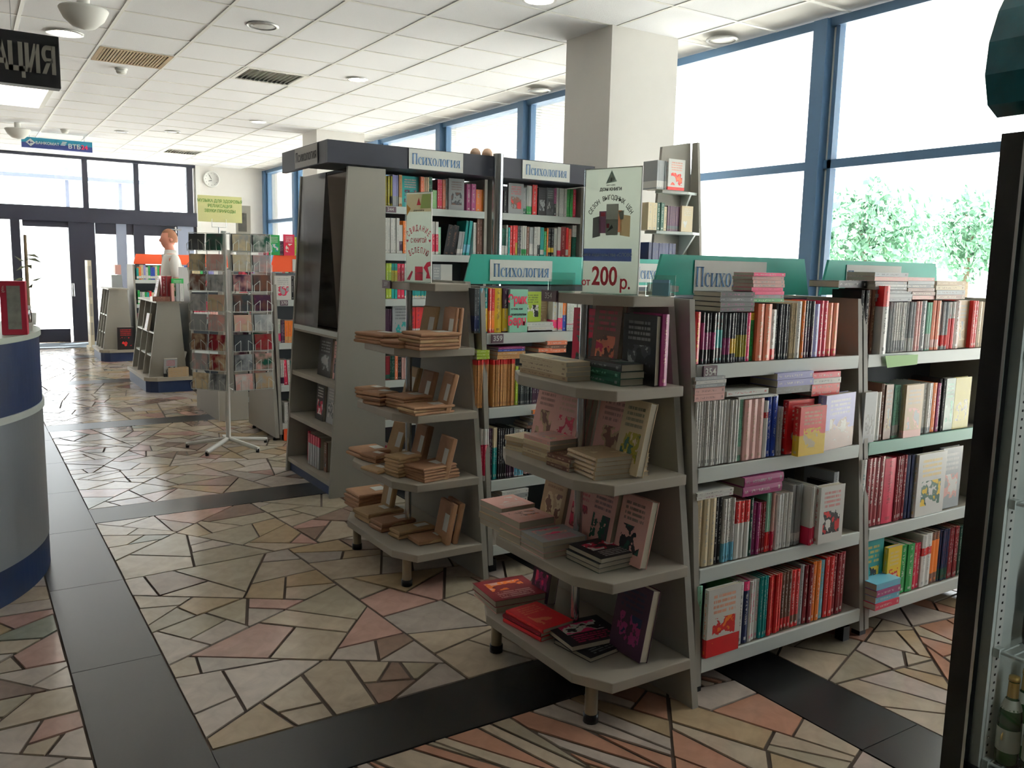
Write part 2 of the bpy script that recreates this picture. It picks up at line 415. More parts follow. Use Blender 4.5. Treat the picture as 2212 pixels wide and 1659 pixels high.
ca = o.data.attributes.new('c1', 'FLOAT_COLOR', 'FACE')
ca.data.foreach_set('color', [x for c in lcol for x in (*c, 1)])
for (x0, x1) in XS[1:-1]:
    y = -3
    while y < YE:
        box('granite_tile', (x0+.002, y+.0015, -.012), (x1-.002, min(y+.9, YE)-.0015, 0), M_GRAN, fl); y += .9
for (y0, y1) in YS[1:-1]:
    for i in range(len(XS)-1):
        box('granite_tile', (XS[i][1]+.001, y0+.002, -.012), (XS[i+1][0]-.001, y1-.002, 0), M_GRAN, fl)

# window wall: posts, head, transom, panes
PY = [-3+.0, -1.6, .3, 2.15, 4.02, 5.9, 7.75, 9.6, 11.45, 13.3, 15.05, 16.82]
PY = PY[2:]
win = struct('window_1', MB().box((XW-.02, .3, HC-.06), (XW+.14, YE, HC)), M_ALU)
for y in PY:
    m = MB().box((XW-.06, y-.07, .3), (XW+.1, y+.04, HC-.01)); m.box((XW, y-.13, .3), (XW+.06, y-.1, HC-.06), 1)
    m.box((XW+.02, y-.1, .3), (XW+.04, y-.07, HC-.06), 2); m.build('window_post', [M_ALU, M_ALU, M_WHITE], win)
for a, b in zip(PY[:-1], PY[1:]):
    box('window_transom', (XW, a+.04, 2.215), (XW+.08, b-.07, 2.275), M_ALU, win)
    box('window_sill', (XW-.06, a+.04, .3), (XW+.12, b-.07, .36), M_ALU, win)
    box('window_pane', (XW+.05, a+.04, .36), (XW+.056, b-.1, 2.215), M_GLASS, win)
    box('window_pane', (XW+.05, a+.04, 2.275), (XW+.056, b-.1, HC-.05), M_GLASS, win)
pl = MB().box((4.02, 4.99, 0), (4.66, 5.54, HC+.02)); p1 = struct('pillar_near', pl, M_WALL)
struct('pillar_far', MB().box((4.05, 11.1, 0), (4.72, 11.65, HC+.02)), M_WALL)
box('baseboard', (4.01, 4.98, 0), (4.67, 5.55, .09), M_NAVY, p1)

# entrance wall: dark frame with glazed doors (measured on the plane of the end wall)
dr = struct('door_1', MB().box((-1.0, YE-.04, 3.17), (3.8, YE+.1, HC)), M_ALUD)
def rect(px0, px1, py0, py1, Y=YE):
    a, b, c = at_y(px0, (py0+py1)/2, Y), at_y(px1, (py0+py1)/2, Y), at_y((px0+px1)/2, py0, Y)
    return a.x, b.x, at_y((px0+px1)/2, py1, Y).z, c.z
zt1, zt0 = at_y(0, 440, YE).z, at_y(0, 473, YE).z
box('door_head_beam', (-1.0, YE-.08, zt0), (3.8, YE+.1, zt1), M_ALUD, dr)
for a, b in ((178, 190), (289, 300), (403, 416)):
    x0, x1, _, _ = rect(a, b, 380, 420); box('door_upper_post', (x0, YE-.02, zt1), (x1, YE+.08, 3.17), M_ALUD, dr)
for x in (.3,): box('door_upper_post', (x, YE-.02, zt1), (x+.12, YE+.08, 3.17), M_ALUD, dr)
MG = mat('outer_frame_grey', (.55, .58, .66), .5)
zo = at_y(0, 343, YE).z
vest = struct('door_2', MB().box((-1.0, YE+.9, zo-.2), (3.9, YE+1, zo-.13)), MG)
for a in (142, 257, 367): x0, x1, _, _ = rect(a, a+8, 380, 420, YE+.9); box('door_outer_post', (x0, YE+1.005, 0), (x1, YE+1.06, 3.1), MG, vest)
zh = at_y(230, 506, YE).z
LO = [(28, 48, 0), (152, 208, 0), (254, 276, 1), (291, 314, 0), (386, 420, 1)]
for a, b, k in LO:
    x0, x1, _, _ = rect(a, b, 560, 620); box('door_post', (x0, YE-.03-.02*(1-k), 0), (x1, YE+.07, zt0), MG if k else M_ALUD, dr)
x0 = at_y(206, 500, YE).x
box('door_header', (x0, YE-.02, zh), (3.8, YE+.06, zt0), M_ALUD, dr)
xa, xb, za, zb = rect(48, 153, 711, 735); box('door_bottom_rail', (xa, YE-.02, 0), (xb, YE+.05, zb), M_ALUD, dr)
xa, xb, _, _ = rect(48, 153, 478, 484); box('door_top_rail', (xa, YE-.02, zt0-.1), (xb, YE+.05, zt0), M_ALUD, dr)
xa, xb, za, zb = rect(208, 292, 700, 720); box('door_bottom_rail', (xa, YE-.02, 0), (xb, YE+.05, zb), M_ALUD, dr)
for a, b in ((0, 28), (48, 153), (208, 254), (276, 291), (314, 386)):
    xa, xb, _, _ = rect(a, b, 560, 620); box('door_pane', (xa, YE+.01, .1), (xb, YE+.016, zt0), M_GLASS, dr)
box('door_pane', (-1.0, YE+.01, .1), (at_y(28, 560, YE).x, YE+.016, zt0), M_GLASS, dr)
box('fanlight_pane', (-1.0, YE+.03, zt1), (3.7, YE+.036, 3.17), M_GLASS, dr)
h = MB().tube(at_y(362, 495, YE-.1), at_y(391, 497, YE-.1), .012).tube(at_y(378, 490, YE-.1), at_y(380, 503, YE-.06), .02); h.build('door_closer', M_CHROME, dr)
h = MB().tube(at_y(158, 612, YE-.1), at_y(160, 640, YE-.1), .02); h.build('door_handle', M_CHROME, dr)
struct('trim_1', MB().box((3.80, YE-.05, 0), (3.88, YE, HC)), M_WHITE)
mt = MB().box((1.0, YE-1.25, 0), (2.05, YE-.35, .012)); tag(mt.build('door_mat', mat('mat_grey', (.42, .46, .5), .9, noise=.3, nscale=60)), 'dark grey ribbed mat on the floor inside the glass entrance door', 'mat')

# outdoors
struct('ground_outside', MB().box((XW+.2, -30, -.25), (80, 70, -.15)).box((-60, YE+.3, -.25), (XW+.2, 70, -.15)), mat('paving_outside', (.86, .85, .82), .9))
sx = at_z(2025, 200, HC+.06).x
sof = struct('soffit_outside', MB().box((XW+.25, -3, HC+.12), (sx, YE+2, HC+.2)), mat('soffit_white', (.9, .9, .88), .7))
k = 0; y = 1.0
while y < 9:
    box('soffit_slat', (XW+.25, y, HC+.06), (sx, y+.13, HC+.075), M_WHITE, sof); y += .16; k += 1
r2 = MB(); y = 9.0
while y < YE+1: r2.box((XW+.25, y, HC+.06), (sx, y+.13, HC+.075)); y += .16
tag(r2.build('soffit_slats_beyond', M_WHITE, sof), kind='stuff')
M_LEAF = mat('tree_leaves', (.46, .62, .52), .8, noise=.3, nscale=3); M_BARK = mat('bark', (.42, .36, .3), .9)
def tree(px, py, X, R, label, seed):
    c = at_x(px, py, X); t = thing('tree', label, 'tree', (c.x, c.y, -.15))
    r = random.Random(seed); mb = MB(); top = c.z+.15
    for _ in range(2200):
        d = Vector((r.gauss(0, 1), r.gauss(0, 1), r.gauss(0, .8))); d = d.normalized()*R*r.uniform(.35, 1)**.5
        d *= .75+.25*sin(d.x*3+seed)*cos(d.y*2.3)
        p = Vector((0, 0, top))+d; u = Vector((r.uniform(-1, 1), r.uniform(-1, 1), r.uniform(-1, 1))).normalized(); v = u.orthogonal().normalized()
        s = r.uniform(.12, .25); mb.add([p-u*s, p+v*s*.6, p+u*s, p-v*s*.6], [(0, 1, 2, 3)])
    tag(mb.build('foliage', M_LEAF, t), kind='stuff')
    MB().tube((0, 0, 0), (0, 0, top-R*.2), .16, r2=.08).tube((0, 0, top-R*.5), (R*.4, .3, top+R*.3), .07, r2=.03).tube((0, 0, top-R*.4), (-R*.4, -.3, top+R*.3), .07, r2=.03).build('trunk', M_BARK, t)
tree(1870, 500, 26, 2.3, 'pale green tree outside the big window, behind the pile of books', 1)
tree(2095, 505, 34, 2.3, 'faint green tree outside the big window, beside the black fridge', 2)
tree(1960, 520, 44, 2.6, 'small distant tree outside, between two larger pale green trees', 3)

# ================================================================== FIXTURES
def yf(z): return .387-.0935*z           # how far the bookcase front stands off its spine
SHZ = [1.175, .816, .462, .145]
def gondola(x0, ys, label, n_tag=None, header=None, lips=None, right=True, Hs=1.4, sgn_side=(-1,)):
    """one bay of a double-sided gondola, spine at y=ys"""
    t = thing('bookcase', label, 'bookcase', (x0, ys, 0)); w = .95
    for x in (0, w-.025):
        poly = [(-yf(.05), .05), (yf(.05), .05), (yf(Hs), Hs), (-yf(Hs), Hs)]
        MB().prism(poly, x, x+.025, 'x').build('side_upright', M_PANEL, t)
    box('back_panel', (.026, -.01, .06), (w-.026, .01, Hs-.005), M_DARK, t)
    for s in (-1, 1):
        for i, z in enumerate(SHZ):
            d = yf(z)-.004
            m = MB().box((.026, min(s*.011, s*d), z-.022), (w-.026, max(s*.011, s*d), z-.004))
            sh = m.build('shelf', M_SHELF, t)
            e = M_EDGE if not (lips and i in lips) else lips[i]
            a, b = sorted((s*(d-.004), s*(d+.008)))
            box('shelf_edge', (.026, a, z-.052), (w-.026, b, z-.0), e, sh, .002)
    for s in (-1, 1):
        a, b = sorted((s*.30, s*.34)); box('foot', (.03, a, 0), (.07, b, .06), M_BLACK, t); box('foot', (w-.07, a, 0), (w-.03, b, .06), M_BLACK, t)
    if header:
        hz = MB().prism([(.05, 1.405), (w-.02, 1.405), (w-.06, 1.555), (.092, 1.555)], -.012, .0, 'y').build('header_board', header, t)
    if n_tag:
        p = box('number_tag', (.05, -yf(1.15)-.012, 1.128), (.115, -yf(1.15)-.0045, 1.172), M_TAG, t)
        sans(n_tag, p, .036, M_PAPER, (.082, -yf(1.15)-.013, 1.15), bold=.0006)
    return t
def sheet(name, label, x0, x1, z0, z1, y, text, h, m=M_INKB, cx=0, dz=0, group=None, mat_=None, rz=0):
    t = thing(name, label, 'sign', ((x0+x1)/2, y, z0), rz, group); w = (x1-x0)/2
    box('paper', (-w, 0, 0), (w, .0015, z1-z0), mat_ or M_PAPER, t)
    if text: serif(text, t, h, m, cx, (z1-z0)/2-h*.72+dz)
    return t
M_MINT = mat('shelf_edge_mint', (.48, .68, .62), .5)
gondola(2.09, 2.38, 'pale grey bookcase numbered 354 with teal header board, standing nearest', '354', M_TEAL)
gondola(3.05, 2.38, 'pale grey bookcase with a mint shelf edge, beside the black fridge', None, M_TEAL, {1: M_MINT})
gondola(2.09, 3.78, 'pale grey bookcase numbered 359, behind the stand of brown paper parcels', '359', M_TEAL)
gondola(3.05, 3.78, 'pale grey bookcase with teal header half hidden behind the price poster', None, M_TEAL)
gondola(2.19, 7.33, 'pale grey bookcase numbered 370 with orange header board', '370', M_ORANGE)
gondola(3.15, 7.33, 'pale grey bookcase continuing behind the tall grey mirror cabinet', None, M_ORANGE)
gondola(2.25, 8.85, 'pale grey bookcase seen through the wire postcard rack', None, None)
gondola(2.19, 10.45, 'pale grey bookcase with orange header near the standing man', None, M_ORANGE)
gondola(2.15, 13.9, 'farthest pale grey bookcase with coloured spines by the entrance', None, M_ORANGE)
# big end panel of the 370 row and its little corner header
ep = MB().prism([(6.93, .03), (7.73, .03), (7.55, 1.385), (7.13, 1.385)], 2.15, 2.18, 'x').build('end_panel', M_PANEL)
tag(ep, 'large pale end panel closing the 370 bookcase, behind the wire rack', 'panel'); 
cb = MB().prism([(7.18, 1.40), (7.5, 1.40), (7.46, 1.54), (7.2, 1.54)], 2.16, 2.18, 'x').build('corner_header', M_ORANGE); tag(cb, 'small orange corner board at the end of the 370 bookcase', 'board')
for y in (7.0, 7.6): tag(MB().tube((2.163, y, 0), (2.163, y, .02), .016).tube((2.163, y, .02), (2.163, y, .034), .01).build('caster', M_BLACK), 'black caster under the pale end panel, '+('nearer one' if y < 7.2 else 'farther one'), 'caster')
box('orange_label', (.03, -yf(.1)-.02, .0), (.3, -yf(.1)-.012, .10), M_ORANGE, [o for o in SC.objects if o.get('label', '').startswith('pale grey bookcase numbered 370')][0])

# header signs
sheet('header_sign', 'white paper sign reading Психология on the nearest teal header', 2.345, 2.745, 1.412, 1.537, 2.364, 'Психология', .0517, cx=0)
sheet('header_sign', 'white paper sign, mostly hidden, on the teal header near the fridge', 3.26, 3.66, 1.412, 1.537, 2.364, 'Психология', .0517)
sheet('header_sign', 'white paper sign reading Психология behind the brown parcel stand', 2.289, 2.680, 1.422, 1.53, 3.764, 'Психология', .0465)
sheet('header_sign', 'white paper sign cut off by the price poster, letters сих showing', 3.24, 3.63, 1.422, 1.53, 3.764, 'Психология', .0465)
sheet('header_sign', 'white paper sign reading Бух on the orange header', 2.44, 2.74, 1.41, 1.515, 7.314, 'Бух', .052, m=M_INKK, cx=-.06, dz=.012)

# end-of-row display stands (half-octagon shelves on a chrome pole)
CAPZ = [1.41, 1.11, .81, .495, .175]; CAPW = [.235, .30, .335, .365, .40]; CAPP = [.25, .36, .385, .40, .415]
def cap(ys, label):
    t = thing('display_stand', label, 'display stand', (2.04, ys, 0))
    MB().prism([(-.42, .0), (.42, .0), (.20, 1.42), (-.20, 1.42)], 0, .028, 'x').build('end_panel', M_PANEL, t)
    for i, z in enumerate(CAPZ):
        W_, P_ = CAPW[i], CAPP[i]; c = .085
        poly = [(0, -W_), (-P_+c*.8, -W_), (-P_, -W_+c*1.5), (-P_, W_-c*1.5), (-P_+c*.8, W_), (0, W_)]
        MB().prism(poly, z-.036, z, 'z').build('shelf', M_SHELF, t, .003)
    MB().tube((-.20, 0, .17), (-.20, 0, 1.38), .016, 14).build('pole', M_CHROME, t)
    for sy in (-1, 1):
        l = MB().tube((-.35, sy*.30, .03), (-.35, sy*.30, .14), .022, 12).build('leg', mat('leg_metal', (.62, .58, .5), .35, metal=.4), t)
        MB().lathe([(0, 0), (.026, 0), (.026, .03), (0, .03)], 12, (-.35, sy*.30, 0)).build('foot_cap', M_BLACK, l)
    return t
c1 = cap(2.38, 'near display stand of stacked hardcovers under the price poster'); c2 = cap(3.78, 'display stand full of brown paper parcels')
def number_plate(parent, txt, y):
    p = box('number_tag', (-.262, y, 1.376), (-.2515, y+.09, 1.416), M_TAG, parent); s = sans(txt, p, .03, M_PAPER, (-.2635, y+.045, 1.396), (pi/2, 0, -pi/2))
number_plate(c1, '354', .09); number_plate(c2, '359', .09)

# tall cabinet block in the middle
YT = 5.06
t = thing('mirror_cabinet', 'tall dark grey end cabinet with mirror above slanted shelves', 'cabinet', (2.0, YT, 0))
sp = [(-.09, 0), (.295, 0), (.295, 2.085), (.045, 2.085)]
for y in (0, .86): MB().prism(sp, y, y+.025, 'y').build('side_panel', M_PANEL, t)
def xs(z): return -.09+.135*z/2.085
MB().box((.2, .026, .0), (.22, .859, 2.08)).build('back_panel', M_PANEL, t)
for z in (1.035, .72, .41, .09): box('shelf', (xs(z)+.006, .026, z-.02), (.2, .859, z+.012), M_SHELF, t)
box('plinth', (xs(0)+.03, .026, .0), (.2, .859, .07), M_BLUE, t)
box('mirror', (.055, .03, 1.05), (.062, .855, 2.08), mat('mirror_smoked', (.42, .40, .38), .05, metal=1), t); box('mirror_ledge', (xs(1.05)+.01, .03, 1.035), (.2, .855, 1.045), M_SHELF, t)
MB().prism([(xs(1.05)+.005, 1.05), (xs(1.05)+.0065, 1.05), (xs(2.08)+.0065, 2.08), (xs(2.08)+.005, 2.08)], .40, .855, 'y').build('plastic_film', glassmat('plastic_film', (.95, .95, .95), .03, .15), t)
box('mirror_rail', (xs(1.05), .03, 1.03), (xs(1.05)+.015, .855, 1.06), M_EDGE, t)
TZ = [1.87, 1.565, 1.265, .96, .72, .45, .14]
def tall(x0, label, n_tag=None, w=.75):
    t = thing('tall_bookcase', label, 'bookcase', (x0, 5.20, 0))
    for x in (0, w-.022): box('side_upright', (x, 0, 0), (x+.022, .34, 2.09), M_PANEL, t)
    box('back_panel', (.022, .33, 0), (w-.022, .345, 2.09), M_DARK, t)
    for z in TZ:
        s = box('shelf', (.023, .008, z-.022), (w-.023, .33, z-.003), M_SHELF, t); box('shelf_edge', (.023, -.004, z-.048), (w-.023, .008, z), M_EDGE, s, .002)
    if n_tag:
        p = box('number_tag', (.03, -.009, 1.828), (.10, -.0045, 1.865), M_TAG, t); sans(n_tag, p, .03, M_PAPER, (.06, -.01, 1.846))
    return t
tall(2.33, 'tall bookcase beside the mirror cabinet under the first Психология sign', '344', .80)
tall(3.17, 'tall bookcase beyond the chrome pole under the second Психология sign', None, .80)
t = thing('canopy_board', 'dark navy canopy board running around the tall bookcases', 'board', (1.905, 5.04, 2.095))
box('front_board', (0, 0, 0), (2.04, .03, .135), M_NAVY, t); box('side_board', (0, .031, 0), (.03, .86, .135), M_NAVY, t)
box('soffit', (.031, .031, 0), (2.04, .42, .02), M_NAVY, t)
for px0, px1, lab in ((884, 1001, 'white paper sign reading Психология, first one on the navy canopy'), (1130, 1232, 'white paper sign reading Психология past the chrome pole on the navy canopy')):
    a, b = at_y(px0, 340, 5.03), at_y(px1, 360, 5.03); sheet('canopy_sign', lab, a.x, b.x, 2.10, 2.225, 5.034, 'Психология', .047)
t = thing('side_sign', 'paper sign in clear film on the side of the navy canopy', 'sign', (1.902, 5.2, 2.10))
box('paper', (-.002, 0, 0), (0, .42, .125), mat('paper_grey', (.55, .53, .5), .4), t)
sans('Психология', t, .085, M_INKK, (-.0035, .21, .062), (pi/2, 0, -pi/2), sx=.8)
cp = MB().tube((3.085, 4.99, 0), (3.085, 4.99, 2.24), .036, 16); pc = cp.build('chrome_post', M_CHROME); tag(pc, 'chrome post standing in front of the navy canopy', 'post')
M_SKINB = mat('peach_plastic', (.88, .74, .64), .5)
for i, (x, y) in enumerate(((3.045, 5.07), (2.975, 5.11))): tag(MB().lathe([(.0, .05), (.02, .045), (.034, .025), (.038, 0), (0, 0)], 14, (x, y, 2.231)).build('knob', M_SKINB), ('peach round knob on the canopy beside the chrome post', 'second peach round knob on the canopy, a little away from the post')[i], 'knob')

# low stepped displays towards the entrance
def pyramid(x, y, L, H, label):
    t = thing('stepped_display', label, 'display stand', (x, y, 0)); b = .10
    for yy in (.12, .12+L-.025): MB().prism([(.05, .17), (.46, .17), (.40, H), (.17, H)], yy, yy+.022, 'y').build('side_panel', M_PANEL, t)
    MB().prism([(0, .13), (.04, .05), (.12, 0), (.5, 0), (.5, L+.15), (.0, L+.15)], .13, .17, 'z').build('tray', M_SHELF, t)
    MB().prism([(.02, .15), (.06, .07), (.13, .02), (.5, .02), (.5, L+.13), (.02, L+.13)], .0, .13, 'z').build('plinth', M_BLUE, t)
    for z in (.4, .66): box('shelf', (.06+z*.1, .145, z-.01), (.42, .12+L-.026, z+.008), M_EDGE, t)
    box('top_shelf', (.15, .10, H), (.42, .14+L, H+.02), M_SHELF, t)
    box('inner_panel', (.40, .145, .17), (.41, .1+L, H-.01), M_DARK, t)
    for k in (.33, .66): MB().prism([(.05, .17), (.4, .17), (.38, H-.01), (.17, H-.01)], .12+L*k, .135+L*k, 'y').build('divider', M_PANEL, t)
    return t
pyramid(1.68, 10.07, 1.1, 1.0, 'low grey stepped display with navy plinth, the nearer of two')
pyramid(1.64, 13.38, .75, 1.03, 'low grey stepped display with navy plinth beside the entrance')
t = thing('low_display', 'low white display box on the floor behind the wire rack', 'display stand', (1.97, 8.05, 0))
box('front_panel', (0, 0, 0), (.27, .02, .30), M_WHITE, t); MB().prism([(.021, .0), (.9, .0), (.9, .28), (.8, .44), (.021, .30)], 0, .015, 'x').build('side_panel', M_PANEL, t); box('shelf', (.016, .021, .1), (.27, .9, .12), M_SHELF, t)
# tall A-frame display by the window
t = thing('window_display', 'tall slanted display shelf against the window behind the teal headers', 'display stand', (4.08, 4.5, 0))
zs = [at_y(1430, 411, 4.45).z, at_y(1430, 500, 4.45).z, 1.42, 1.1, .8, .45, .12]
MB().prism([(-.13, 0), (.48, 0), (.28, 2.38), (.02, 2.33)], 0, .022, 'y').build('back_panel', M_PANEL, t)
MB().prism([(-.28, 0), (0, 0), (0, 2.38), (-.05, 2.38)], .30, .322, 'x').build('side_panel', M_PANEL, t)
for i, z in enumerate(zs):
    w0 = .03+.09*i if i < 3 else .14; d = .09+.06*i if i < 3 else .26
    s = MB().prism([(-w0*.9, -d*.8), (.2, -d), (.3, -d*.75), (.3, 0), (-w0*.9, 0)], z-.018, z, 'z').build('shelf', M_EDGE, t)
    MB().prism([(-d, z-.018), (-d*.99, z-.02), (0, z-.2), (0, z-.018)], .215, .23, 'x').build('bracket_panel', M_EDGE, s)

# ================================================================== BOOKS
COL = {'w': ('white', (.88, .88, .86)), 'k': ('black', (.12, .12, .14)), 'r': ('red', (.82, .16, .17)), 'R': ('dark red', (.52, .10, .15)), 'c': ('crimson', (.80, .15, .30)),
 'p': ('hot pink', (.95, .25, .50)), 'h': ('pale pink', (.88, .68, .65)), 'g': ('green', (.15, .60, .30)), 'G': ('dark green', (.10, .33, .26)), 'l': ('lime green', (.66, .76, .22)),
 'L': ('pale green', (.55, .75, .50)), 'o': ('orange', (.93, .50, .18)), 'O': ('salmon orange', (.88, .48, .34)), 'y': ('yellow', (.92, .78, .22)), 'Y': ('olive yellow', (.66, .62, .16)),
 't': ('teal', (.08, .60, .60)), 'C': ('light blue', (.45, .75, .85)), 'b': ('blue', (.15, .28, .68)), 'n': ('navy', (.12, .17, .34)), 'v': ('lavender', (.60, .60, .82)),
 'm': ('magenta', (.62, .22, .46)), 'M': ('dark plum', (.30, .17, .28)), 'e': ('cream', (.86, .80, .66)), 'E': ('beige', (.74, .64, .50)), 's': ('silver grey', (.66, .68, .69)),
 'd': ('dark grey', (.27, .29, .31)), 'z': ('brown', (.47, .32, .26)), 'i': ('mint', (.60, .85, .75)), 'Z': ('tan', (.80, .60, .38))}
def unit_book():
    c = MB(); t = .045
    c.add([(0, .012, 0), (.5, -.008, 0), (1, .012, 0), (1, 1, 0), (1-t, 1, 0), (1-t, .03, 0), (t, .03, 0), (t, 1, 0), (0, 1, 0)]+
          [(0, .012, 1), (.5, -.008, 1), (1, .012, 1), (1, 1, 1), (1-t, 1, 1), (1-t, .03, 1), (t, .03, 1), (t, 1, 1), (0, 1, 1)],
          [(i, (i+1) % 9, 9+(i+1) % 9, 9+i) for i in range(9)]+[(0, 1, 2, 5, 6), (2, 3, 4, 5), (0, 6, 7, 8), (9, 10, 11, 14, 15), (11, 12, 13, 14), (9, 15, 16, 17)])
    a = c.mesh('book_cover'); a.materials.append(M_COVER)
    b = MB().box((t, .03, .012), (1-t, .985, .988)).mesh('book_pages'); b.materials.append(M_PAGES)
    return a, b
BC, BP = unit_book()
BOOKS = []
def put(pos, R, dims, c1, c2, c3, par, where, size_hint=0, look='', spec=None):
    BOOKS.append(dict(pos=Vector(pos), R=R, dims=dims, c=(c1, c2, c3), par=par, where=where, look=look))
R_SPINE = Matrix.Identity(3)
R_FACE = Matrix(((0, 1, 0), (-1, 0, 0), (0, 0, 1)))            # front board towards -Y, spine on the left
R_FLAT = Matrix(((0, 0, -1), (0, 1, 0), (1, 0, 0)))            # lying, spine towards -Y
class Shelf:
    """a shelf seen in a measured crop: ox, oy, scale; Y plane of the spines; z of the shelf"""
    def __init__(s, ox, oy, sc, Y, z, where, depth=.15, rise=0): s.__dict__.update(locals())
    def P(s, u, v): return at_y(s.ox+u/s.sc, s.oy+v/s.sc, s.Y)
    def row(s, L):
        for e in L:
            x0, x1, top, c = e[:4]; n = e[4] if len(e) > 4 else 1; opt = e[5] if len(e) > 5 else {}
            a, b = s.P(x0, top), s.P(x1, top); zt = (a.z+b.z)/2; z0 = opt.get('z', s.z+.001); h = max(.09, zt-z0); w = (b.x-a.x)/n
            c1, c2, c3 = (c+'ww')[:3] if len(c) > 1 else (c, c, 'w' if c not in 'wseEhi' else 'd')
            par = opt.get('par', (0, 0, 1) if c1 == c2 else (rnd.uniform(0, .1), rnd.uniform(.2, .45), 1))
            for k in range(n):
                hh = h*(1-rnd.random()*.012); dp = opt.get('dep', s.depth)*rnd.uniform(.92, 1.0); g = min(.0007, w*.04)
                rock = Matrix.Rotation(opt.get('lean', 0), 3, 'Y')
                put((a.x+w*k+g, s.Y+rnd.uniform(0, .008)+opt.get('dy', 0), z0), rock @ R_SPINE, (w-2*g, dp, hh), c1, c2, c3, par, s.where)
    def face(s, x0, x1, top, c, thick=.02, dy=0, z=None, tilt=.0, par=(0, .0, 2), look='', yaw=0):
        a, b = s.P(x0, top), s.P(x1, top); z0 = (z if z else s.z+.001); h = (a.z+b.z)/2-z0; w = b.x-a.x
        R = Matrix.Rotation(yaw, 3, 'Z') @ Matrix.Rotation(tilt, 3, 'X') @ R_FACE
        put((a.x, s.Y+dy+thick, z0), R, (thick, w, h), *(c+'ww')[:3], par, s.where, look=look)
    def flat(s, x0, x1, bot, top, n, c, dep=.13, dy=0, look='flat'):
        b0 = (s.P(x0, bot).z+s.P(x1, bot).z)/2; t0 = (s.P(x0, top).z+s.P(x1, top).z)/2; X0, X1 = s.P(x0, (bot+top)/2).x, s.P(x1, (bot+top)/2).x
        th = (t0-b0)/n
        for k in range(n):
            cc = c[k % len(c)] if isinstance(c, (list, tuple)) else c; cc = cc if len(cc) > 1 else cc+cc+('w' if cc not in 'wseEhi' else 'd')
            j = rnd.uniform(-.004, .004)
            put((X1+j, s.Y+dy+rnd.uniform(0, .006), b0+th*k+.0004), R_FLAT, (th-.0008, dep, X1-X0), *(cc+'ww')[:3], (0, .0, 1), s.where, look='lying flat')
A1, A2, A3, A4 = 'top shelf, nearest bookcase', 'second shelf, nearest bookcase', 'third shelf, nearest bookcase', 'bottom shelf, nearest bookcase'
F1, F2, F3, F4 = 'top shelf beside the fridge', 'mint-edged shelf beside the fridge', 'third shelf beside the fridge', 'bottom shelf beside the fridge'
G1, G2, G3, G4 = 'top shelf, bookcase behind the parcels', 'second shelf, bookcase behind the parcels', 'third shelf, bookcase behind the parcels', 'bottom shelf, bookcase behind the parcels'
H1, H2, H3 = 'top shelf under the first canopy sign', 'second shelf under the first canopy sign', 'third shelf under the first canopy sign'
J1, J2, J3 = 'top shelf past the chrome post', 'second shelf past the chrome post', 'third shelf past the chrome post'
ys = lambda z, Y0=2.38: Y0-yf(z)+.012
# bookcase 354
s = Shelf(1460, 560, 3.607, ys(1.175), 1.175, A1)
s.row([(160, 200, 408, 'rry'), (200, 213, 412, 'e'), (213, 240, 415, 'kmm', 1, {'par': (.28, .8, 1)}), (240, 325, 418, 'kms', 3, {'par': (.28, .62, 1)}), (325, 388, 415, 'ktt', 2, {'par': (.3, .66, 1)}), (388, 440, 418, 'dms', 2, {'par': (.16, .5, 1)}), (440, 485, 418, 'dyw', 2, {'par': (.18, .48, 1)}), (485, 568, 416, 'dYs', 4, {'par': (.1, .55, 1)}),
       (568, 598, 413, 'p'), (598, 632, 416, 'gyk', 1, {'par': (.85, 1, 1)}), (640, 745, 345, 'OOe', 2, {'dy': -.01}), (747, 795, 392, 'wrz', 1, {'par': (0, .22, 1)}), (797, 905, 348, 'd', 5), (907, 955, 340, 'e', 3), (957, 994, 325, 'w', 1), (996, 1020, 322, 'o'), (1022, 1098, 322, 'dMw', 3, {'par': (0, .55, 1)}), (1100, 1140, 345, 'v'), (1142, 1204, 320, 'c', 2), (1206, 1284, 338, 'OrY', 2, {'par': (0, .14, 1)})])
s.flat(350, 615, 410, 255, 4, ['kkm', 'kkm', 'dds', 'kkm'], .13, dy=-.0)
s.flat(605, 850, 335, 105, 8, ['grw', 'ssr', 'prc', 'ppc', 'hht', 'hpt', 'hht', 'ppw'], .095)
s = Shelf(1460, 560, 3.607, ys(.816), .816, A2)
s.row([(162, 270, 1108, 'w', 5), (270, 362, 1102, 'wwd', 4), (362, 512, 1095, 'wws', 6), (512, 545, 1088, 'iwM', 2), (545, 700, 1088, 'hhE', 3), (700, 733, 1100, 'wr', 1, {'par': (.7, .8, 1)}), (735, 808, 1062, 'b', 2), (810, 845, 1150, 'wwk', 2)])
s.face(890, 1092, 1130, 'rye', .03, dy=-.05, par=(0, .42, 2), look='face-out')
s.face(880, 1080, 1095, 'rrw', .025, dy=.0, look='face-out')
s.face(1120, 1395, 1045, 'vzw', .035, dy=-.03, par=(0, .36, 2), look='face-out', yaw=.12)
s.flat(160, 392, 1104, 1000, 2, ['hhz'], .14); s.flat(160, 395, 998, 915, 3, ['ssw', 'wws', 'ssw'], .12)
s.flat(400, 725, 1060, 1018, 1, ['wwr'], .12); s.flat(480, 782, 1080, 1062, 1, ['w'], .1, dy=-.01)
s.flat(790, 1072, 1042, 880, 3, ['kkd', 'vzw', 'vzw'], .13); s.flat(1066, 1282, 1060, 880, 4, ['r', 'r', 'wwd', 'c'], .13)
s = Shelf(1480, 980, 3.3175, ys(.462), .462, A3)
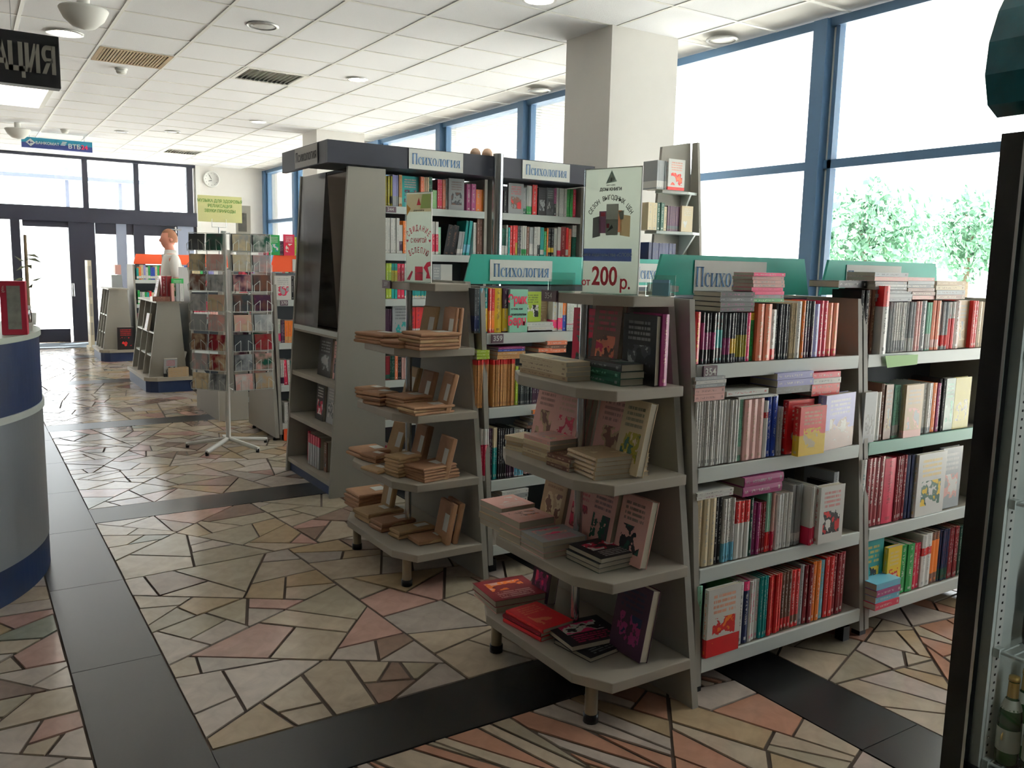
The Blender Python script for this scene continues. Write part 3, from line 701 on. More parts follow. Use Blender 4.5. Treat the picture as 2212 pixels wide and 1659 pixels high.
s.row([(105, 232, 325, 'ees', 3), (233, 285, 318, 'k', 2), (286, 372, 322, 'wCd', 4, {'par': (0, .3, 1)}), (373, 476, 335, 'wrw', 3, {'par': (.62, 1, 1)}), (478, 502, 318, 'G'), (504, 550, 350, 'm', 2), (551, 598, 345, 'R', 3), (600, 636, 285, 'irw', 2, {'par': (0, .34, 1)}), (637, 668, 282, 'hcw', 2, {'par': (0, .34, 1)}), (670, 780, 285, 'wws', 4), (790, 862, 225, 'sws', 3), (1087, 1112, 220, 'k'), (1125, 1160, 142, 's', 1, {'dy': .03})])
s.face(915, 1086, 212, 'wkr', .03, dy=-.04, par=(0, .0, 2), look='face-out')
s.row([(868, 914, 220, 'wcw', 2, {'par': (0, .3, 1), 'dy': -.03})])
s.flat(430, 705, 290, 155, 2, ['m', 'mms'], .13); s.flat(98, 356, 318, 265, 2, ['wwm', 'w'], .12)
s = Shelf(1480, 980, 3.3175, ys(.145), .145, A4)
s.row([(105, 140, 955, 'iig', 1, {'dy': .0}), (376, 402, 925, 'L'), (402, 432, 925, 'w'), (433, 472, 915, 'npw', 1, {'par': (.85, 1, 1)}), (473, 551, 905, 'wwp', 3), (552, 610, 880, 't', 3), (612, 712, 872, 'rrO', 4), (713, 784, 850, 'zrw', 3), (785, 842, 835, 'rzw', 2), (845, 872, 800, 's', 1), (874, 931, 800, 'R', 2), (932, 986, 770, 'o', 2), (988, 1020, 765, 'CCY', 1), (1022, 1080, 740, 'r', 2), (1081, 1165, 712, 'R', 3)])
s.face(142, 376, 940, 'wro', .02, dy=-.02, par=(0, .27, 2), look='face-out')
# bay beside the fridge
s = Shelf(1820, 540, 3.4566, ys(1.175), 1.175, F1)
s.row([(158, 210, 300, 'k', 2), (211, 262, 292, 'zze', 2), (275, 318, 265, 'wrk', 1, {'par': (.7, 1, 1), 'dy': -.03}), (320, 402, 388, 'ssw', 5), (403, 500, 388, 'wsd', 5), (501, 560, 385, 'sww', 3), (561, 605, 380, 'hhc', 2), (606, 640, 378, 'd', 1), (641, 690, 390, 'iws', 3), (691, 746, 376, 'OhE', 2), (748, 815, 388, 'srw', 4), (816, 860, 385, 'rwc', 2, {'par': (.65, 1, 1)}), (862, 900, 382, 'z', 1), (985, 1030, 378, 'rrw', 2), (1032, 1090, 385, 'E', 2)])
s.face(902, 984, 378, 'Ees', .02, dy=.02, look='face-out')
s.flat(250, 525, 385, 300, 3, ['ssd', 'sws', 'ssd'], .14); s.flat(245, 482, 298, 235, 3, ['ssw', 'wws', 'sse'], .14); s.flat(240, 490, 233, 168, 2, ['hhe', 'ssk'], .13)
s.flat(30, 240, 285, 232, 1, ['k'], .14, dy=.03)
s.flat(492, 690, 310, 205, 4, ['zzk', 'dde', 'sis', 'hrw'], .13); s.flat(530, 718, 370, 312, 2, ['hzE', 'zze'], .13); s.flat(702, 916, 368, 232, 4, ['zze', 'ssz', 'eez', 'EEe'], .13)
s = Shelf(1820, 540, 3.4566, ys(.816), .816, F2)
s.row([(246, 305, 1060, 'wws', 2), (306, 332, 1000, 'z', 1), (386, 400, 1008, 'k', 1), (401, 450, 1010, 'iwk', 3), (582, 696, 995, 'wsd', 5, {'par': (.0, .12, 1)}), (697, 725, 990, 'o'), (726, 747, 992, 'm'), (748, 782, 960, 'k', 2)])
s.face(158, 245, 1058, 'sks', .03, dy=-.01, look='face-out'); s.face(333, 386, 1005, 'zes', .02, look='face-out'); s.face(450, 580, 1000, 'Ehs', .02, dy=-.02, par=(0, .14, 2), look='face-out')
s.face(783, 850, 958, 'GGi', .03, look='face-out'); s.face(851, 968, 950, 'YkY', .02, look='face-out')
s = Shelf(1820, 920, 3.319, ys(.462), .462, F3)
s.row([(152, 190, 245, 'wrt', 1, {'par': (0, .2, 1)}), (191, 320, 228, 'R', 4), (321, 402, 232, 'ccR', 1), (403, 482, 212, 'R', 4), (484, 530, 210, 'nnd', 2)])
s.face(538, 737, 190, 'wGy', .02, dy=-.01, look='face-out'); s.face(742, 882, 155, 'shw', .02, dy=.01, look='face-out')
s = Shelf(1820, 920, 3.319, ys(.145), .145, F4)
s.row([(432, 525, 850, 'ggw', 2), (526, 582, 842, 'ccw', 2), (584, 655, 775, 'wrs', 2, {'par': (.6, .75, 1)}), (656, 715, 760, 'zoo', 2, {'par': (.2, .85, 1)}), (717, 782, 745, 'nGR', 4), (783, 852, 725, 'R', 4), (853, 900, 715, 'G', 3)])
s.face(165, 330, 830, 'tky', .025, dy=.02, look='face-out', par=(0, .2, 2)); s.face(333, 430, 865, 'yre', .02, dy=0, look='face-out')
s.flat(150, 318, 1262, 1085, 4, ['ccw', 'CCw', 'mmw', 'CCv'], .1, dy=-.06)
# bookcase 359 (behind)
s = Shelf(1000, 560, 7.373, ys(1.175, 3.78), 1.175, G1)
s.row([(190, 275, 460, 'dns', 2), (280, 345, 458, 'C', 1), (346, 415, 455, 'tyw', 1, {'par': (.03, .55, 1)}), (416, 516, 460, 'roe', 2, {'par': (.08, .5, 1)}), (518, 642, 462, 'yyz', 1), (644, 732, 460, 'Myw', 1, {'par': (.03, .55, 1)}), (1450, 1528, 640, 'wpy', 1), (1530, 1604, 630, 'wpy', 1), (1606, 1665, 635, 'bow', 1, {'par': (.5, .9, 1)}), (1667, 1880, 640, 'wcL', 5, {'par': (.2, .22, 1)}), (1882, 1960, 650, 'R', 2)])
s.face(735, 1020, 480, 'iii', .02, dy=-.01, par=(0, 0, 0), look='face-out'); EB = BOOKS[-1]
s.flat(1030, 1440, 1132, 1002, 2, ['wwe', 'wws'], .15)
s.face(1030, 1305, 520, 'lwk', .02, dy=.03, z=1.224, look='face-out'); s.face(1312, 1440, 640, 'EEe', .02, dy=.05, look='face-out')
s = Shelf(1020, 720, 4.367, ys(.816, 3.78), .816, G2)
s.row([(42, 160, 250, 'Zrz', 8, {'par': (.9, 1, 1)}), (200, 416, 246, 'Zrz', 15, {'par': (.9, 1, 1)}), (417, 442, 310, 'l'), (445, 572, 330, 'd', 8), (574, 712, 330, 'M', 6), (718, 846, 330, 'Gwi', 4, {'par': (.3, .6, 1)}), (848, 892, 330, 'r', 2)])
s.flat(45, 166, 246, 160, 3, ['l'], .12); s.flat(238, 500, 242, 172, 2, ['Zrz', 'Z'], .12); s.flat(250, 500, 170, 130, 2, ['b', 'm'], .12); s.flat(632, 760, 178, 142, 1, ['O'], .12); s.flat(705, 892, 184, 72, 3, ['O', 'zze', 'O'], .13)
s = Shelf(1020, 720, 4.367, ys(.462, 3.78), .462, G3)
s.row([(92, 166, 905, 'wch', 3, {'par': (.1, .7, 1)}), (168, 200, 900, 'M', 2), (202, 246, 890, 'ete', 2, {'par': (0, .62, 1)}), (248, 330, 900, 'kkw', 4), (332, 412, 895, 'dMw', 4), (414, 500, 905, 'wCz', 3), (502, 700, 900, 'kht', 7)])
s.flat(525, 752, 888, 832, 2, ['zze', 'dds'], .12); s.flat(576, 840, 826, 762, 2, ['wwd', 'vwd'], .12, dy=-.01); s.flat(580, 830, 752, 715, 1, ['o'], .12)
s = Shelf(1020, 720, 4.367, ys(.145, 3.78), .145, G4)
s.flat(280, 530, 1600, 1480, 3, ['wwk', 'ssd', 'wws'], .14)
# tall bookcases
s = Shelf(820, 360, 5.923, 5.215, 1.87, H1)
s.row([(68, 130, 115, 'Y', 3), (131, 165, 118, 'YkY', 2), (167, 246, 104, 'vss', 4), (250, 290, 102, 'Zez', 1), (526, 570, 125, 'O', 1), (571, 635, 132, 'eer', 3), (637, 680, 128, 'G', 2), (682, 742, 298, 'L', 3), (744, 808, 162, 'c', 2), (810, 850, 164, 'O', 1), (852, 876, 155, 'w', 1), (1122, 1176, 218, 'm', 1), (1177, 1236, 218, 'm', 1), (1238, 1296, 290, 'o', 1), (1297, 1340, 290, 'ooy', 1)])
s.face(296, 520, 120, 'tMh', .02, dy=.02, look='face-out'); s.face(878, 1075, 155, 'sdz', .02, dy=-.01, look='face-out')
s = Shelf(820, 360, 5.923, 5.215, 1.565, H2)
s.row([(68, 256, 652, 'wws', 5), (258, 302, 742, 'wM', 1), (304, 350, 690, 'ooM', 1), (680, 718, 700, 'wcw', 1, {'par': (.08, .62, 1)}), (720, 756, 702, 'wcw', 1, {'par': (.08, .62, 1)}), (757, 792, 770, 'iiy', 1), (1205, 1250, 712, 'wws', 2), (1252, 1352, 668, 'zzh', 3)])
s.row([(820, 960, 730, 'kkz', 2, {'lean': .19}), (985, 1062, 822, 'sws', 3, {'lean': .14}), (1075, 1150, 680, 'tCt', 2, {'lean': .12})])
s = Shelf(820, 360, 5.923, 5.215, 1.265, H3)
s.row([(85, 155, 1232, 'l', 2), (157, 230, 1236, 'tyt', 2, {'par': (.3, .8, 1)}), (232, 322, 1238, 'ccw', 2), (324, 620, 1240, 'wty', 7)])
s.face(680, 782, 1248, 'smw', .02, look='face-out'); s.face(785, 930, 1250, 'www', .02, look='face-out', par=(0, 0, 1.6))
H4, H5 = 'fourth shelf under the first canopy sign', 'fifth shelf under the first canopy sign'
s = Shelf(740, 600, 4.148, 5.215, .96, H4); s.row([(388, 445, 280, 'MRk', 3)]); s.face(447, 600, 240, 'std', .02, look='face-out'); s.row([(610, 900, 260, 'rwn', 6)])
s = Shelf(740, 600, 4.148, 5.215, .72, H5); s.row([(388, 430, 700, 'RGk', 2), (431, 470, 700, 'G', 3), (471, 497, 700, 'O', 1), (499, 530, 710, 'k', 2), (531, 600, 715, 'hhs', 3)])
s = Shelf(740, 600, 4.148, 5.215, .14, 'lowest shelf under the first canopy sign'); s.row([(392, 450, 1500, 'c', 3)])
s = Shelf(1060, 320, 6.382, 5.215, 1.87, J1)
s.row([(188, 226, 590, 'd', 1), (446, 500, 540, 'sGw', 1), (506, 580, 515, 'wgw', 3, {'par': (0, .28, 1)}), (584, 650, 500, 'rrw', 1), (878, 912, 548, 'mkw', 1), (916, 1056, 550, 'wws', 4), (1058, 1142, 565, 'ggL', 4), (1146, 1186, 568, 'c', 1)])
s.face(240, 446, 488, 'szr', .02, dy=-.01, look='face-out', par=(0, .0, 2)); s.face(660, 770, 545, 'ksd', .02, look='face-out'); s.face(773, 877, 548, 'dks', .02, look='face-out')
s = Shelf(1060, 320, 6.382, 5.215, 1.565, J2)
s.row([(170, 224, 1100, 'Gwt', 3), (226, 248, 1058, 'w'), (250, 275, 1090, 't'), (277, 346, 1065, 'rrw', 2), (347, 376, 1062, 'rYk', 1, {'par': (0, .45, 1)}), (378, 428, 1072, 'd', 2), (430, 500, 1070, 'wgw', 3, {'par': (0, .25, 1)}), (502, 538, 1085, 'z'), (540, 602, 1088, 'sws', 2), (604, 652, 1085, 'wwk', 2), (654, 690, 1082, 'wkw', 1), (692, 740, 1090, 'twg', 2), (742, 780, 1145, 'gtw', 2), (782, 800, 1098, 'o'), (802, 882, 1100, 'kyw', 4, {'par': (.18, .34, 1)}), (884, 926, 1105, 'wws', 1), (928, 976, 1085, 'wcw', 2), (978, 1048, 1085, 'RRh', 1), (1050, 1084, 1092, 'rwc', 1), (1086, 1122, 1112, 'O', 1), (1130, 1192, 1062, 'wGt', 3, {'par': (0, .65, 1)})])
# shelves facing the aisle on the mirror cabinet
def aisle(px0, px1, pyb, pyt, X, c, n, where, h=None):
    a, b = at_x(px0, pyb, X), at_x(px1, pyb, X); z1 = at_x((px0+px1)/2, pyt, X).z; z0 = where[1]; w = (a.y-b.y)/n
    R = Matrix(((0, 1, 0), (-1, 0, 0), (0, 0, 1)))
    for k in range(n): put((X, a.y-w*k, z0), R, (w-.002, .12, z1-z0), *(c+'ww')[:3], (0, 0 if c[0] == c[1] else .35, 1), where[0])
def lean_x(pos, w, h, th, c, where, lean=.22, yaw=0, par=(0, 0, 2), look='face-out'):
    """book leaning back on a panel, cover towards the aisle (-X); pos = nearest bottom corner"""
    R = Matrix.Rotation(yaw, 3, 'Z') @ Matrix.Rotation(lean, 3, 'Y') @ Matrix(((-1, 0, 0), (0, -1, 0), (0, 0, 1)))
    p = Vector(pos)+Matrix.Rotation(yaw, 3, 'Z') @ Vector((th, w, 0))
    put(p, R, (th, w, h), *(c+'ww')[:3], par, where, look=look)
def pl(w, z): return (w, z)
lean_x((1.98, 5.32, 1.048), .0, .0, .0, 'kkk', '') if False else None
lean_x((2.03, 5.36, .733), .24, .26, .02, 'kds', 'first slanted shelf under the mirror', .1); lean_x((2.04, 5.28, .733), .06, .25, .02, 'hkd', 'first slanted shelf under the mirror', .08); lean_x((2.02, 5.11, .733), .15, .24, .02, 'dzk', 'first slanted shelf under the mirror', .1)
lean_x((2.02, 5.47, .423), .15, .25, .015, 'kcw', 'second slanted shelf under the mirror', .08); lean_x((2.03, 5.30, .423), .14, .26, .03, 'sdw', 'second slanted shelf under the mirror', .08); lean_x((2.02, 5.12, .423), .16, .26, .02, 'dhs', 'second slanted shelf under the mirror', .08)
lean_x((2.0, 5.70, .103), .03, .21, .12, 'ccw', 'lowest slanted shelf under the mirror', .03)
for k in range(5): lean_x((1.97, 5.42+.045*k, .103), .036, .215, .12, 'csc', 'lowest slanted shelf under the mirror', .03, par=(0, .7, 1))
lean_x((1.99, 5.33, .103), .05, .2, .1, 'zks', 'lowest slanted shelf under the mirror', .02)

PARC = []
def pile(zl, corner, left, right, top, n, c, where, mode='s', kind='book', jit=.006):
    """flat pile measured by its nearest bottom corner, the ends of its two visible sides and the top of that corner"""
    C, L_, R_ = at_z(*corner, zl), at_z(*left, zl), at_z(*right, zl); C.z = zl+.0005
    ly, lx = max(.10, min(.30, (L_-C).length)), max(.10, min(.26, (R_-C).length))
    yaw = math.atan2((R_-C).y, (R_-C).x); y2 = math.atan2((L_-C).y, (L_-C).x)-pi/2; yaw = max(-.5, min(.5, (yaw+y2)/2))
    h = max(.012*n, (at_x(top[0], top[1], C.x).z+at_y(top[0], top[1], C.y).z)/2-zl); th = h/n
    for k in range(n):
        a = yaw+rnd.uniform(-.05, .05)*(k > 0); ex, ey = Vector((cos(a), sin(a), 0)), Vector((-sin(a), cos(a), 0)); o = C+Vector((rnd.uniform(0, jit)*1.5, rnd.uniform(0, jit)*1.5, th*k))
        cc = c[k % len(c)] if isinstance(c, (list, tuple)) else c
        if kind == 'parcel': PARC.append((o, a, lx*rnd.uniform(.94, 1), ly*rnd.uniform(.94, 1), th-.0008, where, cc, k, n)); continue
        if mode == 's': R = Matrix((( 0, ex.x, ey.x), (0, ex.y, ey.y), (1, 0, 0))); p = o; dm = (th-.0006, lx, ly)
        elif mode == 'f': R = Matrix(((0, -ex.x, -ey.x), (0, -ex.y, -ey.y), (1, 0, 0))); p = o+ex*lx+ey*ly; dm = (th-.0006, lx, ly)
        else: R = Matrix(((0, ey.x, -ex.x), (0, ey.y, -ex.y), (1, 0, 0))); p = o+ex*lx; dm = (th-.0006, ly, lx)
        put(p, R, dm, *(cc+'ww')[:3], (0, .0, 2), where, look='in '+ordn(PILES[where]+1)+' pile')
    PILES[where] += 1
from collections import defaultdict
PILES = defaultdict(int)
E2_, E3_, E4_, E5_ = 'second tier, near display stand', 'third tier, near display stand', 'fourth tier, near display stand', 'lowest tier, near display stand'
pile(1.11, (1340, 836), (1238, 815), (1405, 832), (1340, 789), 3, ['Gds', 'Gdi', 'dGs'], E2_)
pile(1.11, (1224, 826), (1126, 797), (1262, 822), (1232, 784), 4, ['EEz', 'eEz', 'eez', 'esE'], E2_)
lean_x((1.93, 2.31, 1.112), .155, .26, .02, 'zOc', E2_, .1); lean_x((1.925, 2.10, 1.112), .17, .235, .018, 'kds', E2_, .0, par=(0, 0, 2)); lean_x((1.965, 2.46, 1.112), .16, .235, .025, 'cGd', E2_, .03)
put((1.946, 2.095, 1.112), R_SPINE, (.03, .15, .24), 'm', 'm', 'h', (0, 0, 1), E2_, look='upright, wrapped in film')
pile(.81, (1283, 1040), (1233, 1013), (1398, 1026), (1286, 992), 5, ['Ees', 'EEd', 'Ees', 'EEs', 'EEe'], E3_)
pile(.81, (1229, 1022), (1184, 1004), (1290, 1012), (1229, 994), 3, ['zEe', 'EEz', 'zee'], E3_)
pile(.81, (1185, 1003), (1136, 983), (1250, 990), (1187, 955), 5, ['Ees', 'eez', 'Ehs', 'eeh', 'hes'], E3_)
pile(.81, (1136, 981), (1092, 970), (1180, 972), (1133, 950), 3, ['ees', 'Ees', 'eeh'], E3_)
lean_x((1.85, 2.17, .812), .17, .25, .03, 'hEz', E3_, .2); lean_x((1.84, 2.075, .812), .13, .25, .03, 'eYG', E3_, .22)
for k in range(3): lean_x((1.83+.027*k, 2.42, .812), .15, .25, .024, 'hcE', E3_, .2)
lean_x((1.84, 2.57, .812), .14, .25, .02, 'hEz', E3_, .2)
pile(.495, (1294, 1242), (1224, 1207), (1392, 1218), (1291, 1209), 3, ['Gdi', 'dGi', 'kcw'], E4_, 'f')
pile(.495, (1171, 1209), (1124, 1181), (1262, 1190), (1176, 1174), 3, ['hhs', 'shm', 'shp'], E4_, 'f')
pile(.495, (1122, 1179), (1086, 1156), (1190, 1160), (1146, 1133), 3, ['ehz', 'hho', 'hzO'], E4_, 'f')
pile(.495, (1082, 1153), (1040, 1130), (1150, 1138), (1085, 1100), 4, ['ees', 'Ees', 'ehc', 'hhw'], E4_, 'f')
lean_x((1.86, 2.06, .497), .15, .23, .03, 'hkG', E4_, .2); lean_x((1.85, 2.22, .497), .14, .23, .03, 'hGd', E4_, .2); lean_x((1.87, 2.37, .497), .14, .23, .03, 'hRc', E4_, .2)
lean_x((1.87, 2.53, .497), .15, .23, .04, 'Eez', E4_, .2)
pile(.175, (1070, 1328), (1023, 1286), (1182, 1307), (1070, 1300), 2, ['hzR', 'Roh'], E5_, 'f')
pile(.175, (1168, 1389), (1087, 1345), (1235, 1366), (1168, 1362), 3, ['rRc', 'Rrc', 'rrO'], E5_, 's')
pile(.175, (1273, 1434), (1192, 1393), (1371, 1398), (1271, 1424), 1, ['kds'], E5_, 'f')
pile(.191, (1235, 1410), (1176, 1362), (1353, 1382), (1231, 1398), 1, ['kwp'], E5_, 'f')
lean_x((1.85, 2.03, .177), .17, .25, .035, 'Mmn', E5_, .2)
lean_x((1.87, 2.6, .177), .12, .2, .04, 'Mmp', E5_, .15)
# a loose price card and a few leaflets on top
KP = [(.70, .54, .41), (.64, .48, .36), (.74, .62, .46)]
P2, P3, P4, P5 = 'second tier', 'third tier', 'fourth tier', 'lowest tier'
pile(1.11, (906, 759), (878, 750), (979, 753), (906, 721), 5, [0, 1, 2], P2, kind='parcel')
pile(1.11, (860, 754), (836, 748), (902, 748), (858, 738), 2, [0, 1], P2, kind='parcel')
pile(1.11, (827, 747), (797, 737), (862, 742), (827, 723), 3, [1, 0], P2, kind='parcel')
pile(.81, (894, 901), (869, 890), (968, 889), (894, 882), 3, [0, 2], P3, kind='parcel')
pile(.81, (871, 889), (842, 878), (925, 880), (871, 860), 4, [1, 0], P3, kind='parcel')
pile(.81, (820, 880), (798, 871), (850, 872), (820, 851), 3, [0, 1, 0], P3, kind='parcel')
pile(.81, (800, 866), (782, 857), (832, 859), (800, 842), 3, [0], P3, kind='parcel')
pile(.495, (915, 1046), (879, 1030), (982, 1028), (909, 1013), 5, [1, 0], P4, kind='parcel')
pile(.495, (860, 1035), (834, 1024), (905, 1024), (856, 990), 6, [2], P4, kind='parcel')
pile(.495, (815, 1027), (798, 1013), (838, 1018), (815, 1019), 1, [2], P4, kind='parcel')
pile(.495, (811, 1004), (789, 992), (838, 996), (811, 987), 2, [1], P4, kind='parcel')
pile(.495, (783, 995), (763, 979), (835, 984), (783, 978), 2, [0], P4, kind='parcel')
pile(.175, (903, 1182), (875, 1167), (988, 1168), (903, 1170), 1, [1], P5, kind='parcel')
pile(.175, (860, 1168), (838, 1156), (938, 1150), (858, 1150), 2, [2], P5, kind='parcel')
pile(.175, (823, 1154), (800, 1138), (892, 1138), (822, 1133), 2, [1], P5, kind='parcel')
pile(.175, (796, 1135), (775, 1116), (866, 1116), (794, 1113), 2, [2], P5, kind='parcel')
pile(.175, (773, 1107), (751, 1087), (843, 1092), (779, 1073), 4, [1, 0, 0, 0], P5, kind='parcel')
M_KR = []
for i, c in enumerate(KP): M_KR.append(mat('kraft_paper_%d' % i, c, .7, noise=.1, nscale=25, bump=.25, bscale=30))
def parcel(o, a, lx, ly, th, where, ci, upright=None, lab=None):
    b = .0035; mb = MB(); e = min(.006, th*.3)
    # soft-edged wrapped block with folded flap
    lv = [(0, e), (e, 0), (th-e, 0), (th, e)]; vs = []; fs = []
    for z, i in lv:
        vs += [(i, i, z), (lx-i, i, z), (lx-i, ly-i, z), (i, ly-i, z)]
    for k in range(3):
        for j in range(4): fs.append((k*4+j, k*4+(j+1) % 4, k*4+4+(j+1) % 4, k*4+4+j))
    fs += [(3, 2, 1, 0), (12, 13, 14, 15)]
    mb.add(vs, fs)
    obj = mb.build('wrapped_book', M_KR[ci])
    obj.location = o
    obj.rotation_euler = (0, 0, a)
    MB().add([(lx*.25, -.0008, e), (lx*.75, -.0008, e), (lx*.6, -.0012, th-e), (lx*.4, -.0012, th-e)], [(0, 1, 2, 3)]).build('folded_flap', M_KR[(ci+1) % 3], obj)
    box('label_sticker', (lx*.58, ly*.3, th), (lx*.92, ly*.72, th+.0006), M_PAPER, obj)
    return obj
pn = defaultdict(int); cur = None
names = 'first second third fourth fifth sixth'.split()
for (o, a, lx, ly, th, where, ci, k, n) in PARC:
    if k == 0: pn[where] += 1
    ob = parcel(o, a, lx, ly, th, where, ci)
    pos = 'only one' if n == 1 else 'topmost' if k == n-1 else 'lowest' if k == 0 else ordn(k+1)+' from below'
    tag(ob, 'brown paper parcel, %s in %s pile from the aisle front, %s' % (pos, names[pn[where]-1], where), 'book parcel', 'brown paper wrapped books on the display stand')
def parcel_up(x, y, z, w, h, th, lean, yaw, ci, lab):
    ob = parcel(Vector((0, 0, 0)), 0, w, h, th, '', ci)
    R = Matrix.Rotation(yaw, 4, 'Z') @ Matrix.Rotation(lean, 4, 'Y') @ Matrix(((0, 0, -1, th), (-1, 0, 0, w), (0, 1, 0, 0), (0, 0, 0, 1)))
    ob.matrix_world = Matrix.Translation((x, y, z)) @ R
    tag(ob, lab, 'book parcel', 'brown paper wrapped books on the display stand')
for i, (x, y, z, w, h, th, ln, yw) in enumerate([(1.955, 3.50, 1.111, .13, .19, .02, .1, 0), (1.925, 3.50, 1.111, .12, .19, .02, .12, 0), (1.90, 3.66, 1.111, .13, .19, .02, .2, .1),
      (1.87, 3.46, .811, .12, .19, .03, .25, -.1), (1.86, 3.63, .811, .12, .18, .03, .25, 0), (1.86, 3.80, .811, .12, .18, .03, .25, 0),
      (1.86, 3.45, .496, .13, .2, .03, .25, -.05), (1.9, 3.78, .496, .12, .2, .04, .25, 0), (1.86, 3.95, .496, .12, .19, .02, .35, .2),
      (1.87, 3.44, .176, .15, .2, .03, .2, -.08), (1.91, 3.44, .176, .15, .2, .03, .2, -.08), (1.82, 3.98, .176, .12, .22, .03, .2, 0)]):
    parcel_up(x, y, z, w, h, th, ln, yw, i % 3 if i not in (3,) else 0, 'brown paper parcel leaning upright, %s, %s' % (('nearest the aisle front', 'just behind the nearest upright one', 'farther back')[i % 3], (P2, P3, P4, P5)[i//3]))

# books elsewhere (farther): window display, orange rows, low displays, tops
s = Shelf(1390, 290, 6.146, 4.40, at_y(1430, 411, 4.45).z, 'upper tier of the display by the window'); s.row([(190, 325, 345, 'sws', 5)]); s.face(325, 545, 335, 'wrO', .02, dy=-.01, par=(0, .1, 1.6), look='face-out')
s = Shelf(1390, 290, 6.146, 4.36, at_y(1430, 500, 4.45).z, 'lower tier of the display by the window'); s.row([(75, 195, 905, 'ees', 2), (197, 285, 905, 'G', 2), (287, 325, 960, 'e', 1), (327, 500, 955, 'Mdz', 6)]); s.face(500, 648, 955, 'eew', .02, dy=-.01, look='face-out', par=(0, .0, 1.6))
s = Shelf(1390, 290, 6.146, 4.32, 1.42, 'bottom tier of the display by the window'); s.row([(80, 440, 1440, 'nkd', 8)])
N1 = 'bookcase 370'
s = Shelf(560, 480, 3.457, ys(1.175, 7.33), 1.175, 'top shelf of '+N1); s.face(112, 238, 400, 'wcs', .02, look='face-out'); s.face(285, 420, 400, 'wdw', .02, look='face-out'); s.row([(240, 258, 400, 'k'), (260, 284, 400, 'w', 2)])
s = Shelf(560, 480, 3.457, ys(.816, 7.33), .816, 'second shelf of '+N1); s.row([(138, 162, 725, 'wpg', 1), (163, 190, 730, 'M', 2), (191, 268, 735, 'oZm', 3), (269, 288, 735, 'e'), (289, 303, 730, 'p'), (304, 336, 738, 'b', 2), (337, 360, 738, 'e'), (361, 420, 738, 'ttr', 2)])
s = Shelf(560, 480, 3.457, ys(.462, 7.33), .462, 'third shelf of '+N1); s.row([(160, 185, 1030, 'wMk', 2), (187, 215, 1030, 'c', 1, {'lean': -.06}), (218, 240, 1030, 'w', 1, {'lean': -.06}), (240, 260, 1035, 'tds', 1), (262, 320, 1030, 's', 3, {'lean': -.06}), (322, 400, 1030, 'd', 4)])
s = Shelf(560, 480, 3.457, ys(.145, 7.33), .145, 'bottom shelf of '+N1); s.row([(188, 215, 1345, 'w', 2), (216, 245, 1345, 'kGk', 2), (247, 380, 1330, 'Lgw', 3)])
s = Shelf(560, 480, 3.457, 7.30, 1.545, 'top ledge of '+N1); s.face(72, 152, 95, 'gtw', .02, look='face-out'); s.face(182, 262, 92, 'crw', .02, look='face-out'); s.row([(50, 70, 130, 'c'), (155, 180, 140, 'M', 2)]); s.face(285, 375, 175, 'ddw', .02, look='face-out'); s.row([(30, 48, 92, 'RRw'), (264, 280, 110, 'l')])
for (x0, y0, z0, nm) in ((2.25, 8.85, 1.175, 'top shelf seen through the wire rack'), (2.25, 8.85, .816, 'second shelf seen through the wire rack'), (2.25, 8.85, .462, 'third shelf seen through the wire rack')):
    s = Shelf(0, 0, 1, ys(z0, y0), z0, nm); x = x0+.04
    while x < x0+.85:
        c = rnd.choice('wsrbgteckmvCi'); w = rnd.uniform(.015, .035); h = rnd.uniform(.17, .24); put((x, s.Y, z0+.001), R_SPINE, (w-.001, .14, h), *((c+'ww') if c not in 'ws' else c+'kd')[:3], (rnd.uniform(0, .2), .4, 1), nm); x += w
s = Shelf(220, 540, 5.186, ys(1.175, 13.9), 1.175, 'top shelf of the farthest bookcase')
s = Shelf(220, 540, 5.186, ys(1.175, 10.45), 1.175, 'top shelf of the bookcase by the standing man')
x = 2.23
for c, n in (('ely', 3), ('ggw', 1), ('drw', 2), ('vbw', 2), ('wcw', 4), ('iww', 2), ('ggw', 2), ('oow', 2), ('RRr', 3), ('wws', 4)):
    for k in range(n): put((x, s.Y, 1.176), R_SPINE, (.028, .14, .2), *c, (.1, .4, 1), s.where); x += .03
x = 2.23; s = Shelf(220, 540, 5.186, ys(.816, 10.45), .816, 'second shelf of the bookcase by the standing man')
for c, n in (('cww', 6), ('zhh', 4), ('RRw', 4), ('kkw', 3)):
    for k in range(n): put((x, s.Y, .817), R_SPINE, (.028, .14, .2), *c, (.1, .4, 1), s.where); x += .03
x = 2.2
for z0 in (1.175, .816, .462):
    x = 2.2
    while x < 3.0:
        c = rnd.choice('wsrbgtecyov'); put((x, ys(z0, 13.9), z0+.001), R_SPINE, (.03, .14, rnd.uniform(.17, .22)), c, 'w', 'k', (.1, .3, 1), 'farthest bookcase'); x += .032
LD = 'top of the nearer stepped display'
def upx(x, y, z, w, h, th, c, wh, par=(0, 0, 1.2)): put((x, y, z), R_SPINE, (th, w, h), *c, par, wh)
upx(1.90, 10.2, 1.021, .15, .28, .05, 'RRw', LD); upx(1.96, 10.2, 1.021, .15, .28, .05, 'RzR', LD); lean_x((1.85, 10.30, 1.021), .16, .25, .03, 'zhw', LD, .2)
put((2.0, 10.19, 1.075), R_FACE, (.02, .13, .2), *'gew', (0, 0, 2), LD, look='face-out'); put((2.08, 10.13, 1.021), R_SPINE, (.04, .14, .2), *'wss', (0, 0, 1), LD); put((2.04, 10.13, 1.021), R_SPINE, (.035, .14, .2), *'sws', (0, 0, 1), LD); put((1.99, 10.13, 1.021), R_SPINE, (.03, .14, .2), *'hzE', (0, 0, 1), LD)
